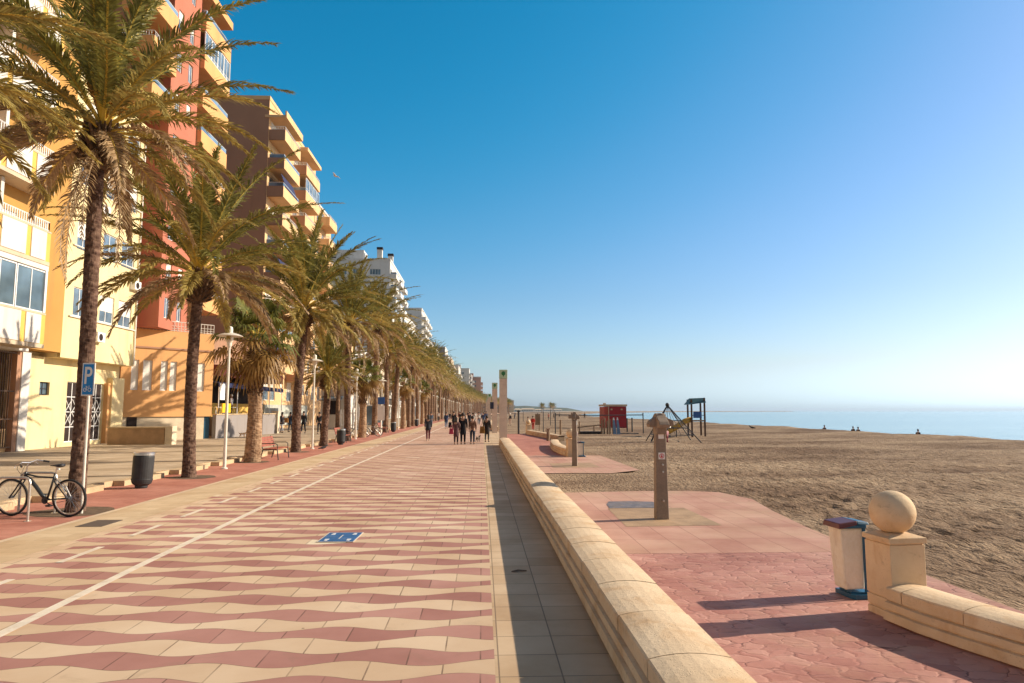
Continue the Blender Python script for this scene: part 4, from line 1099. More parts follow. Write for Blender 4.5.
# --- B3: orange and brick red tower ------------------------------------------------------
t = thing('apartment_building', 'tall orange and brick red apartment tower with projecting balconies and white shuttered windows', 'building', (-22, 48, .08))
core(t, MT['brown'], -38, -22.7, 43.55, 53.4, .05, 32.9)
A_ = Vector((-22.63, 43.8)); U_ = (Vector((-18.64, 48.2))-A_).normalized(); uf = (U_.x, U_.y); I_ = Vector((-U_.y, U_.x)); LW = 5.95
def pq(u, d): p = A_+U_*u+I_*d; return (p.x, p.y)
def rot_prism(mb, u0, u1, d0, d1, z0, z1): return mb.prism([pq(u0,d0), pq(u1,d0), pq(u1,d1), pq(u0,d1)], z0, z1)
part('plinth_wall', rot_prism(MB(), .05, LW-.45, .12, .5, .05, 1.6), MT['plinth'], t, True)
part('plinth_door', rot_prism(MB(), .55, 1.15, .09, .118, .05, 1.58), MT['dark'], t, True)
part('side_door', rot_prism(MB(), LW-.40, LW-.05, .16, .5, .05, 1.6), MT['blue_bin'], t, True)
sh_ = dict(pane='shutter', mull=0, frame='white')
facade(t, MT['orange'], A_.x, A_.y, LW, 1.6, 6.0, [(a, b, 3.3, 5.23, sh_) for a, b in ((.62,1.07),(1.32,1.9),(2.43,2.87),(3.03,3.46),(4.62,5.35))], face=uf, depth=.16, name='lower_wall')
part('lower_volume', MB().prism([pq(.0,.17), pq(LW,.17), pq(LW,3.0), (-22.69,55.0), (-22.69,43.95)], 1.603, 6.0), MT['orange'], t, True)
part('corner_returns', rot_prism(MB(), .0, .02, .003, .168, 1.6, 6.0), MT['orange'], t, True)
part('corner_return', rot_prism(MB(), LW-.02, LW, .003, .168, 1.6, 6.0), MT['orange'], t, True)
part('cornice', MB().prism([pq(-.05,-.08), pq(LW+.08,-.08), pq(LW+.08,3.0), (-22.6,55.1), (-22.6,43.9)], 6.003, 6.12), MT['brown'], t, True)
part('terrace_parapet', rot_prism(MB(), .0, LW, .02, .16, 6.123, 7.25), MT['orange'], t, True)
g = MB(); p0 = pq(.05,.08); p1 = pq(LW-.05,.08); railing(g, [p0, p1], 7.25, .65, .22, .016)
for zz in (7.45, 7.62): g.tube([(*p0, zz), (*p1, zz)], .016, 4)
part('terrace_railing', g, MT['metal_white'], t, True)
n3 = [9.3+2.92*i for i in range(9)]
ops = []
for k, z in enumerate([6.4]+n3[:-1]):
    ops += [(u, u+w_, z+1.0, z+2.3, dict(shutter=(.4 if k % 2 else 0), pane='glassb')) for u, w_ in ((1.5,.8),(3.2,.8))]
    ops += [(6.0, 8.4, z+.25, z+2.3, dict(pane='glass'))]
facade(t, MT['red'], -22.4, 42.2+1.35, 9.9, 6.22, 32.6, ops, name='wall')
part('red_pier', MB().box(-22.395,-20.82,44.16,48.3,7.3,32.6), MT['red'], t, True)
facade(t, MT['red'], -20.65, 44.15, 4.17, 7.3, 32.6, [(u, u+w_, z+1.0, z+2.35, dict(shutter=(.4 if k % 2 else 0), pane='glassb')) for k, z in enumerate([7.0]+n3[:-1]) for u, w_ in ((.7,.8),(2.5,.7))], name='red_bay_wall')
part('red_bay_return', MB().box(-20.818,-20.653,44.15,44.17,7.3,32.6), MT['red'], t, True)
part('roof_slab', MB().box(-38,-22.0,42.1,53.5,32.6,33.0), MT['orange'], t, True)
for i, z in enumerate(n3):
    last = i == len(n3)-1
    if not last:
        balcony(t, MT['orange'], -22.4, -20.3, 48.4, 53.3, z, 1.0, rail='glass' if i % 3 else 'bars')
        if i == 6:
            for k in range(4): window(t, -20.33, 48.45+k*1.2, z+1.2, 1.18, 1.65, 'x', 'white', 'glassb', 1, 0)
            part('bay_glazing_frame', MB().box(-22.3,-20.3,53.2,53.29,z+1.18,z+2.9), MT['whitewall'], t, True)
        (z > 20 or None) and balcony(t, MT['orange'], -22.4, -20.3, 41.0, 44.1, z, 1.0, rail='bars' if i % 2 else 'glass')
    else:
        part('roof_canopy', MB().box(-22.4,-20.25,48.3,53.35,z-.1,z+.15).box(-20.4,-20.25,48.3,53.35,z+.153,z+.5), MT['orange'], t, True)
        part('roof_canopy', MB().box(-22.4,-20.25,40.9,44.2,z-.1,z+.15).box(-20.4,-20.25,40.9,44.2,z+.153,z+.5), MT['orange'], t, True)

# --- restaurant terrace -------------------------------------------------------------------
t = thing('restaurant', 'low restaurant with a navy awning behind a raised grey walled terrace', 'restaurant', (-19, 56, .08))
core(t, MT['brown'], -38, -22.0, 55.2, 68.4, .05, 8.2)
part('terrace_wall', MB().prism([(-18.6,48.3),(-18.3,48.2),(-17.35,58.6),(-17.65,58.7)],.05,1.70), MT['greyr'], t, True)
part('terrace_coping', MB().prism([(-18.65,48.35),(-18.25,48.15),(-17.3,58.6),(-17.7,58.7)],1.70,1.77), MT['kerb'], t, True)
part('terrace_end_pier', MB().box(-17.75,-17.2,58.75,59.3,.05,1.95), MT['plinth'], t, True)
part('terrace_floor', MB().prism([(-18.62,51.5),(-17.68,58.6),(-17.9,62),(-21.99,62),(-21.99,55.3)],.05,1.5), MT['greyr'], t, True)
part('dining_room', MB().box(-22.0,-21.9,56,68,1.5,4.3), MT['dark'], t, True)
part('awning', MB().hexa([(-21.9,50,4.35),(-18.9,50,3.95),(-18.9,66,3.95),(-21.9,66,4.35)],[(-21.9,50,4.43),(-18.9,50,4.03),(-18.9,66,4.03),(-21.9,66,4.43)]).box(-18.92,-18.88,50,66,3.70,3.95), MT['awning'], t, True)
part('fascia', MB().box(-21.9,-18.95,50,66,4.5,5.3), mottle('maroon_fascia', (.10,.02,.018), .6, .1, 1, 10, 0), t, True)
part('back_wall_lower', MB().box(-21.9,-21.6,50,66,1.5,2.6), MT['yellow'], t, True)
for yy in (50.2, 54, 58, 62, 65.8): part('awning_post', MB().tube([(-18.95,yy,1.5),(-18.95,yy,4.0)], .035, 6), MT['white'], t, True)
gl = MB()
for yy in (57.8, 58.6, 59.4, 60.2): gl.box(-19.02,-18.98,yy,yy+.05,1.8,4.0)
for zz in (1.8, 2.6, 3.3, 3.95): gl.box(-19.02,-18.98,57.8,60.25,zz,zz+.04)
part('white_glazing_bars', gl, MT['white'], t, True)
for yy in (51.5, 54.5):
    tb = part('table', MB().lathe([(.4,2.22),(.4,2.25)], 14, (-19.6,yy,0)).tube([(-19.6,yy,1.5),(-19.6,yy,2.22)], .03, 6), MT['white'], t, True)
for k, (nm, a, b, z0_, z1_) in enumerate((('yellow', 49.0, 50.6, 1.85, 2.5), )):
    s = thing('menu_board', 'yellow sign board on the terrace wall beside the orange building', 'sign', (-18.5, 46.5, 1.8)); part('board', MB().box(-18.26,-18.2,a,b,z0_,z1_), MT['ysign'], s, True); part('bracket', MB().box(-18.25,-18.21,a+.1,b-.1,1.772,1.85), MT['metal_dark'], s, True)
s = thing('notice_board', 'white notice board hanging above the yellow sign', 'sign', (-18.9, 47.0, 2.6)); part('board', MB().box(-18.45,-18.40,49.0,49.9,2.75,3.9), MT['white'], s, True); part('pole', MB().tube([(-18.42,48.95,1.77),(-18.42,48.95,4.0)], .025, 6), MT['metal_dark'], s, True)

# --- B4: brown flanked tower ---------------------------------------------------------------
t = thing('apartment_building', 'tall brown flanked apartment tower with yellow front and stacked balconies', 'building', (-22, 80, .08))
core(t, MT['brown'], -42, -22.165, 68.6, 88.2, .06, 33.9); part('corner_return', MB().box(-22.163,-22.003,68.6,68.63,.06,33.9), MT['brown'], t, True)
nb = [2.85+2.98*i for i in range(10)]
ops = []
for k, z in enumerate(nb):
    ops += [(u, u+w_, z+.2+dz, z+2.3, dict(shutter=(.5 if (k+int(u)) % 3 == 0 else 0))) for u, w_, dz in ((.8,2.2,0),(3.6,1.6,0),(6.9,1.0,.8),(9.5,2.0,0),(12.6,1.8,0),(16.2,1.0,.8),(18.2,1.0,.8))]
facade(t, MT['peach'], -22.0, 68.6, 19.6, .06, 33.9, ops, name='wall')
part('shop_front', MB().box(-21.99,-21.85,70,87,.4,2.6), MT['curtain'], t, True)
for i, z in enumerate(nb):
    if z < 4: continue
    balcony(t, MT['peach'], -22.0, -20.35, 68.75, 74.7, z, .95, rail=('bars','glass','glass')[i % 3], side=MT['brown'])
    balcony(t, MT['peach'], -22.0, -20.35, 77.4, 83.9, z-.6, .95, rail=('glass','bars')[i % 2], side=MT['brown'])
    if i in (8, 5):
        for k in range(4): window(t, -20.38, 77.5+k*1.6, z+.6, 1.55, 1.45, 'x', 'white', 'glassb', 1, 0)
    if i % 3 == 1: part('awning', MB().hexa([(-20.33,69.5,z+1.15),(-20.30,69.5,z+1.15),(-20.30,74,z+1.15),(-20.33,74,z+1.15)],[(-20.9,69.5,z+2.7),(-20.87,69.5,z+2.7),(-20.87,74,z+2.7),(-20.9,74,z+2.7)]), MT['awning'], t, True)
part('roof_canopy', MB().box(-22.4,-20.2,68.5,74.9,32.0,32.25).box(-20.35,-20.2,68.5,74.9,32.253,32.7), MT['peach'], t, True)
part('roof_canopy', MB().box(-22.4,-20.25,77.3,84,31.9,32.3), MT['peach'], t, True)
part('parapet', MB().box(-42,-21.95,68.55,88.3,33.9,34.3), MT['peach'], t, True)
t = thing('apartment_building', 'slightly lower yellow apartment block attached beyond the brown flanked tower', 'building', (-22, 92, .08))
core(t, MT['brown'], -40, -22.3, 88.4, 98, .06, 29.3)
ops = [(u, u+1.3, z+.5, z+2.3, dict()) for z in nb[:9] for u in (1.0, 4.0, 6.8)]
facade(t, MT['peach'], -22.0, 88.4, 9.6, .06, 29.3, ops, name='wall')
for i, z in enumerate(nb[1:9]): balcony(t, MT['peach'], -22.0, -20.5, 90.4, 95.0, z, .95, rail='bars')
part('roof_edge', MB().box(-40,-21.9,88.45,98.1,29.3,29.6), MT['whitewall'], t, True)

# --- ground level white fence / kiosk past the brown tower ---------------------------------
# --- further buildings along the front -------------------------------------------------------
def block(label, Y0, Y1, H, fm, sm, deep=18, xo=0., bal='all', st=3.0, seed=0, side=True, chim=False, rail=None, step=4.2):
    X = -22.0+off((Y0+Y1)/2)+xo; rnd = random.Random(seed)
    t = thing('apartment_building', label, 'building', (X, Y0, .08))
    core(t, MT[sm], X-deep, X-.35, Y0+.3, Y1, .06, H)
    L = Y1-Y0; ops = []; n = int(L/step); nf = int((H-3.4)/st); bays = []
    for f in range(nf):
        z = 3.4+f*st
        for k in range(n):
            u = k*step+.7
            ops.append((u, u+1.5 if k % 2 else u+2.2, z+(.2 if k % 2 == 0 else .9), z+2.3, dict(mull=1, pane='glass' if rnd.random() < .7 else 'curtain')) if L < 45 and n*nf < 95 else (u, u+2.0, z+.5, z+2.3, None))
    for k in range(n): ops.append((k*step+.4, k*step+step-.5, .3, 2.9, None))
    facade(t, MT[fm], X, Y0, L, .06, H, ops, name='wall', depth=.3)
    if side:
        so = []
        for f in range(nf):
            z = 3.4+f*st
            for k in range(int(deep/4)): so.append((1.2+k*4, 1.2+k*4+(1.4 if k % 2 else 2.6), z+.7, z+2.1, dict(mull=1 if k % 2 else 3) if nf*deep < 260 else None))
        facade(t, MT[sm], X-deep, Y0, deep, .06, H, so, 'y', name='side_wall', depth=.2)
    for f in range(nf):
        z = 3.4+f*st
        for k in range(0, n, 2):
            if bal == 'all' or rnd.random() < .7:
                balcony(t, MT[fm if (k//2) % 2 == 0 else ('whitewall' if fm != 'whitewall' else 'whitewall2')], X, X+1.5, Y0+k*step+.1, Y0+k*step+min(step*1.3, L-k*step-.1), z-.1, .9, rail=rail)
    part('roof_parapet', MB().box(X-deep,X+.1,Y0-.1,Y1,H,H+.5), MT['whitewall2'], t, True)
    part('stair_house', MB().box(X-deep*.6,X-deep*.3,Y0+2,Y0+7,H+.5,H+3), MT[sm], t, True)
    if chim:
        for cx, cy, hh in ((-3.0,3,3.4),(-1.2,9,3.2),(-14,2.5,3.6)):
            c = part('chimney', MB().box(X+cx-.6,X+cx+.6,Y0+cy,Y0+cy+1.2,H+.5,H+hh), MT['whitewall'], t, True)
            part('chimney_cap', MB().box(X+cx-.7,X+cx+.7,Y0+cy-.1,Y0+cy+1.3,H+hh+.003,H+hh+.6), MT['dark'], c, True)
        part('roof_shed', MB().hexa([(X-15,Y0+2,H+.5),(X-8,Y0+2,H+.5),(X-8,Y0+9,H+.5),(X-15,Y0+9,H+.5)],[(X-15,Y0+3,H+2.6),(X-9.5,Y0+3,H+2.0),(X-9.5,Y0+8,H+2.0),(X-15,Y0+8,H+2.6)]), MT['dark'], t, True)
    return t
block('low peach block with shops hidden behind the palms past the yellow tower', 98.5, 118, 13.5, 'peach', 'beige', seed=1)
block('low white block with shops hidden behind the palms', 119, 138, 12.5, 'whitewall', 'beige', seed=2)
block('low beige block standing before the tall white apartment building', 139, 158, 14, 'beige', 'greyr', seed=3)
block('tall white apartment building with chimneys and a terraced roof above the palms', 161, 190, 37.5, 'whitewall', 'whitewall2', 22, seed=4, chim=True, step=4.6, rail='glass')
block('white block stepped down beside the tall building with chimneys', 191, 222, 29, 'whitewall', 'whitewall2', seed=5)
block('slim white tower rising past the tall chimneyed building', 236, 270, 37, 'whitewall', 'whitewall2', seed=6)
block('pale block behind the palm tops, left of the slim white tower', 272, 310, 28, 'beige', 'whitewall2', seed=7)
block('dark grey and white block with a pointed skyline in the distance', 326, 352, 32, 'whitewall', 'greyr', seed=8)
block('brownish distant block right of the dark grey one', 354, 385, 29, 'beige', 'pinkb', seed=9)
block('whitish distant block with regular balconies', 388, 425, 27, 'whitewall', 'whitewall2', seed=10)
block('bright white distant block with bold rounded balcony bands', 438, 462, 28.5, 'whitewall', 'whitewall', seed=11, xo=1.5)
block('distant grey block left of the pink one', 468, 490, 26, 'whitewall2', 'greyr', seed=12)
block('pinkish distant block, last tall one of the seafront row', 496, 540, 26, 'pinkb', 'pinkb', seed=13, xo=2)
block('low far house at the end of the seafront row', 575, 620, 13, 'whitewall2', 'beige', seed=14, xo=3)
block('tiny far pale house beyond the end of the palm row', 700, 760, 12, 'whitewall2', 'beige', seed=15, xo=4)
for k, (yy, hh, xx) in enumerate(((1000,3.2,-66),(1150,4,-80),(1350,3,-120),(1600,4.5,-180),(1850,3.5,-260))):
    X = off(yy)+xx
    t = thing('beach_house', '%s low pale house on the far curve of the shore' % ('nearest','second','third','fourth','farthest')[k], 'house', (X, yy, -.1), 0, 'houses on the far shore')
    part('house_wall', MB().box(X-12,X+12,yy,yy+20,-.4,hh), MT['whitewall2'], t, True)
    part('roof', MB().hexa([(X-13,yy-1,hh),(X+13,yy-1,hh),(X+13,yy+21,hh),(X-13,yy+21,hh)],[(X-9,yy+9,hh+2),(X+9,yy+9,hh+2),(X+9,yy+11,hh+2),(X-9,yy+11,hh+2)]), MT['beige'], t, True)
    for i in range(5): part('window', MB().box(X-10+4*i,X-8+4*i,yy-.1,yy+.05,1.2,2.6), MT['glass'], t, True)

# shop front things near the left pavement
t = thing('picket_fence', 'white picket fence with tall slats by the shop beyond the young palm', 'fence', (-13.6, 70, .08))
m = MB(); [m.box(-14.6+i*.3,-14.46+i*.3,69.9,69.95,.12,2.1) for i in range(7)]; m.box(-14.7,-12.6,69.952,70.0,.5,.58).box(-14.7,-12.6,69.952,70.0,1.7,1.78)
part('slats', m, MT['white'], t, True); part('end_post', MB().box(-12.58,-12.38,69.85,70.05,.06,2.3), MT['white'], t, True)
t = thing('white_kiosk', 'white rendered kiosk behind the white picket fence', 'kiosk', (-15.2, 73, .08))
part('kiosk_wall', MB().box(-16.6,-13.9,71.5,75.5,.06,4.6), MT['whitewall'], t, True); part('roof', MB().box(-16.8,-13.7,71.3,75.7,4.6,4.8), MT['beige'], t, True)
part('counter_window', MB().box(-16.3,-14.6,71.44,71.5,1.6,3.0), MT['dark'], t, True)
part('striped_awning', MB().hexa([(-16.5,71.44,3.4),(-14.3,71.44,3.4),(-14.3,70.3,3.0),(-16.5,70.3,3.0)][::-1],[(-16.5,71.44,3.5),(-14.3,71.44,3.5),(-14.3,70.3,3.1),(-16.5,70.3,3.1)][::-1]), MT['glassb'], t, True)
t = thing('information_sign', 'blue square sign over a white panel on a post beside the palm row', 'sign', (-8.3, 57.0, 0))
part('post', MB().tube([(0,0,0),(0,0,3.1)], .04, 8), MT['metal_white'], t); part('blue_panel', MB().box(-.28,.28,-.07,-.04,2.5,3.1), MT['blue'], t); part('white_panel', MB().box(-.28,.28,-.07,-.04,1.2,2.4), MT['white'], t)
for k, (x, y, h, nm) in enumerate(((-13.5,88,2.6,'glass bus shelter like booth among the trunks'),)):
    t = thing('glass_booth', 'pale blue glass booth standing among the far palm trunks', 'booth', (x, y, .08))
    part('glass_wall', MB().box(-1.5,1.5,-1,1,.1,2.5), MT['glassb'], t); part('roof', MB().box(-1.7,1.7,-1.2,1.2,2.5,2.65), MT['white'], t)
    for sx in (-1.5,1.5): part('frame_post', MB().box(sx-.05,sx+.05,-1.05,-1.0,0,2.5), MT['white'], t)

# ------------------------------------------------------------------ beach equipment
zb = -.42
# red container hut
x0, y0 = 15.2, 92.0
t = thing('beach_hut', 'dark red beach hut with a pale roof edge standing on the sand', 'hut', (18.0, 93.5, -.4), R(3))
part('wall', MB().box(-1.0,1.45,-1.4,1.4,.05,2.95), MT['redbox'], t)
part('faded_side_wall', MB().box(-1.62,-1.02,-1.38,1.4,.05,2.9), MT['redor'], t)
part('corner_post', MB().box(-1.06,-.95,-1.46,-1.38,.0,2.96), MT['beige'], t)
part('roof', MB().box(-1.70,1.55,-1.5,1.5,2.97,3.22), MT['beige'], t)
part('door_seam', MB().box(-.8,1.3,-1.43,-1.40,.12,.18), MT['purple'], t)
for sx in (-.6, .8): part('vent', MB().box(sx-.12,sx+.12,-1.44,-1.40,2.45,2.65), MT['beige'], t)
part('roof_finial', MB().box(-1.4,-1.1,-.3,.1,3.22,3.42), MT['beige'], t)

# line rope on posts
t = thing('net_frame', 'long dark rope line carried by thin posts across the beach', 'net frame', (12, 73, zb))
part('rope_line', MB().tube([(7.65,71.5,1.55),(12,71.5,1.50),(17.3,73.2,1.53)], .05, 6), MT['metal_dark'], t, True)
for x, y in ((7.65,71.5),(17.3,73.2)): part('post', MB().tube([(x,y,-.5),(x,y,1.75)], .06, 8), MT['metal_dark'], t, True)

# timber group: rail, leaning boards, upright posts
t = thing('timber_deck', 'low dark timber deck and rail lying on the sand left of the red hut', 'deck', (11.5, 70, zb))
part('deck_boards', MB().box(9.9,12.2,69.2,70.4,-.45,-.12), mottle('tarred_timber', (.035,.028,.024), .8, .3, 3, 20, .2), t, True)
part('rail', MB().tube([(9.7,69.6,.30),(12.2,69.8,.55)], .07, 6), MT['wood'], t, True)
for x in (9.9, 11.4): part('rail_post', MB().tube([(x,69.6,-.5),(x,69.6,.9 if x < 10 else .42)], .07, 6), MT['wood'], t, True)
part('end_skid', MB().box(14.2,16.0,69.7,70.3,-.5,-.30), MT['bin_black'], t, True)
t = thing('timber_post_cluster', 'cluster of dark upright timber posts in front of the red hut', 'timber posts', (13.1, 69.5, zb))
for k in range(5): part('upright', MB().tube([(12.1+k*.30,69.2+.2*(k % 2),-.5),(12.15+k*.28,69.3,1.10+.16*math.sin(k*2.1))], [.10,.08], 8), MT['wood'], t, True)
for k, lb in enumerate(('left', 'right')):
    t = thing('beach_board', 'pale blue board leaning, %s one of the pair beside the timber posts' % lb, 'board', (13.35+k*.38, 68.9, zb))
    part('board', MB().hexa([(-.18,-.25,0),(.18,-.25,0),(.18,-.19,0),(-.18,-.19,0)],[(-.10,.25,1.45),(.10,.25,1.45),(.10,.30,1.45),(-.10,.30,1.45)]), mottle('faded_blue_board', (.16,.25,.38), .6, .2, 3, 10, 0), t)
    part('white_nose', MB().hexa([(-.10,.25,1.453),(.10,.25,1.453),(.10,.30,1.453),(-.10,.30,1.453)],[(-.04,.32,1.72),(.04,.32,1.72),(.04,.36,1.72),(-.04,.36,1.72)]), MT['white'], t)

# rope pyramid
ax, ay, az = 14.35, 52.6, 2.72
t = thing('climbing_pyramid', 'rope climbing pyramid with dark poles on the playground sand', 'climbing frame', (ax, ay, zb))
base = [(-1.75,-1.55),(2.05,-1.9),(2.35,1.6),(-1.3,1.9)]
for bx, by in base: part('pole', MB().tube([(ax,ay,az-.3),(ax+bx,ay+by,zb-.05)], .04, 8), MT['metal_dark'], t, True)
part('apex_joint', MB().sphere((ax,ay,az-.28), .16, 10), MT['metal_dark'], t, True)
m = MB()
for q in (.42, .62, .8):
    c = [(ax+bx*q, ay+by*q, az-.3+(zb-az+.3)*q) for bx, by in base]
    for a, b in zip(c, c[1:]+c[:1]): m.tube([a,b], .022, 4)
for k in range(4):
    a = base[k]; b = base[(k+1) % 4]
    for f in (.33, .66):
        bx, by = a[0]+(b[0]-a[0])*f, a[1]+(b[1]-a[1])*f; m.tube([(ax,ay,az-.35),(ax+bx*.8,ay+by*.8,az-.3+(zb-az+.3)*.8)], .018, 4)
part('rope_net', m, MT['rope'], t, True)

# playground tower and yellow slide
tx, ty = 20.35, 64.5
t = thing('playground_tower', 'playground tower with dark posts and a teal pitched roof on the sand', 'play tower', (tx, ty, zb))
for sx, sy in ((-.62,-.6),(.62,-.6),(.62,.6),(-.62,.6)): part('post', MB().box(tx+sx-.07,tx+sx+.07,ty+sy-.07,ty+sy+.07,-.5,3.05+(.15 if sx > 0 else 0)), mottle('stained_post', (.11,.065,.045), .8, .2, 3, 20, 0) if 'sp' not in MT else MT['sp'], t, True)
part('platform', MB().box(tx-.68,tx+.68,ty-.65,ty+.65,.98,1.10), MT['wood'], t, True)
part('roof', MB().hexa([(tx-.92,ty-.85,2.55),(tx+.72,ty-.85,2.75),(tx+.72,ty+.85,2.75),(tx-.92,ty+.85,2.55)],[(tx-.6,ty-.2,3.15),(tx+.7,ty-.2,3.2),(tx+.7,ty+.2,3.2),(tx-.6,ty+.2,3.15)]), MT['teal'], t, True)
part('blue_panel', MB().box(tx-.5,tx+.3,ty-.72,ty-.69,1.3,1.9), MT['blue'], t, True)
part('ladder_rail', MB().tube([(tx-.6,ty-.6,1.55),(tx+.6,ty-.6,1.55)], .03, 6), MT['metal_dark'], t, True)
t = thing('playground_slide', 'yellow slide coming down from the playground tower', 'slide', (18, 61.5, zb))
sl = [(19.7,64.2,1.15),(19.1,64.0,1.0),(18.2,63.8,.45),(17.2,63.6,-.05),(16.6,63.5,-.22)]
part('chute', MB().tube(sl, [.26,.27,.27,.27,.27], 10), MT['yslide'], t, True, smooth=True)
part('side_lip', MB().tube([(a,b-.22,c+.16) for a,b,c in sl], .05, 6).tube([(a,b+.22,c+.16) for a,b,c in sl], .05, 6), MT['yslide'], t, True)
part('support', MB().tube([(18.2,63.8,.4),(18.2,63.8,-.5)], .05, 6), MT['metal_dark'], t, True)
# exercise posts
def postobj(name, label, cat, x, y, h, r=.06, mat='metal_dark', extra=None, group=None):
    t = thing(name, label, cat, (x, y, zb), 0, group); part('post', MB().tube([(0,0,-.1),(0,0,h)], r, 8), MT[mat], t)
    if extra: extra(t)
    return t
postobj('beach_post', 'tall dark post at the end of the red path near the first pillar', 'post', 3.75, 70.5, 2.3, .10, 'metal_dark', lambda t: part('cap', MB().box(-.18,.18,-.12,.12,2.3,2.42), MT['metal_dark'], t))
postobj('wooden_bollard', 'short wooden bollard with a pale cross cap between the low walls', 'bollard', 5.25, 54.4, .95, .13, 'wood', lambda t: part('cross_cap', MB().box(-.26,.10,-.10,.10,.78,.86).box(-.16,.16,-.15,.15,.95,1.05), MT['plinth'], t))
postobj('beach_post', 'thick weathered post standing behind the curved low wall', 'post', 6.9, 60.2, 1.6, .09, 'wood')
postobj('beach_post', 'thin tall post behind the curved low wall, left of the thick one', 'post', 6.3, 70.5, 2.3, .04, 'metal_dark')
postobj('sign_post', 'dark board on two legs beside the person in red on the beach', 'sign', 6.45, 82, .2, .04, 'wood', lambda t: (part('board', MB().box(-.1,.5,-.05,.05,.7,2.0), MT['wood'], t), part('leg', MB().tube([(.4,0,-.1),(.4,0,.9)], .05, 6), MT['wood'], t)))
for k, (x, y, h) in enumerate(((14.9,69.4,1.55),(15.6,70,1.6))): postobj('exercise_post', ('left','right')[k]+' dark upright of the pair between the red hut and the climbing pyramid', 'post', x+1.55, y+8, h, .08)
# second group far posts
for k, (x, y) in enumerate(((11.0,110),(24.0,118),(9.0,150),(17.0,160))):
    postobj('beach_post', ('thin far post left of the red hut','thin far post right of the red hut','farther thin post on the sand toward the palms','farthest thin post on the sand')[k], 'post', x, y, 2.4, .05)

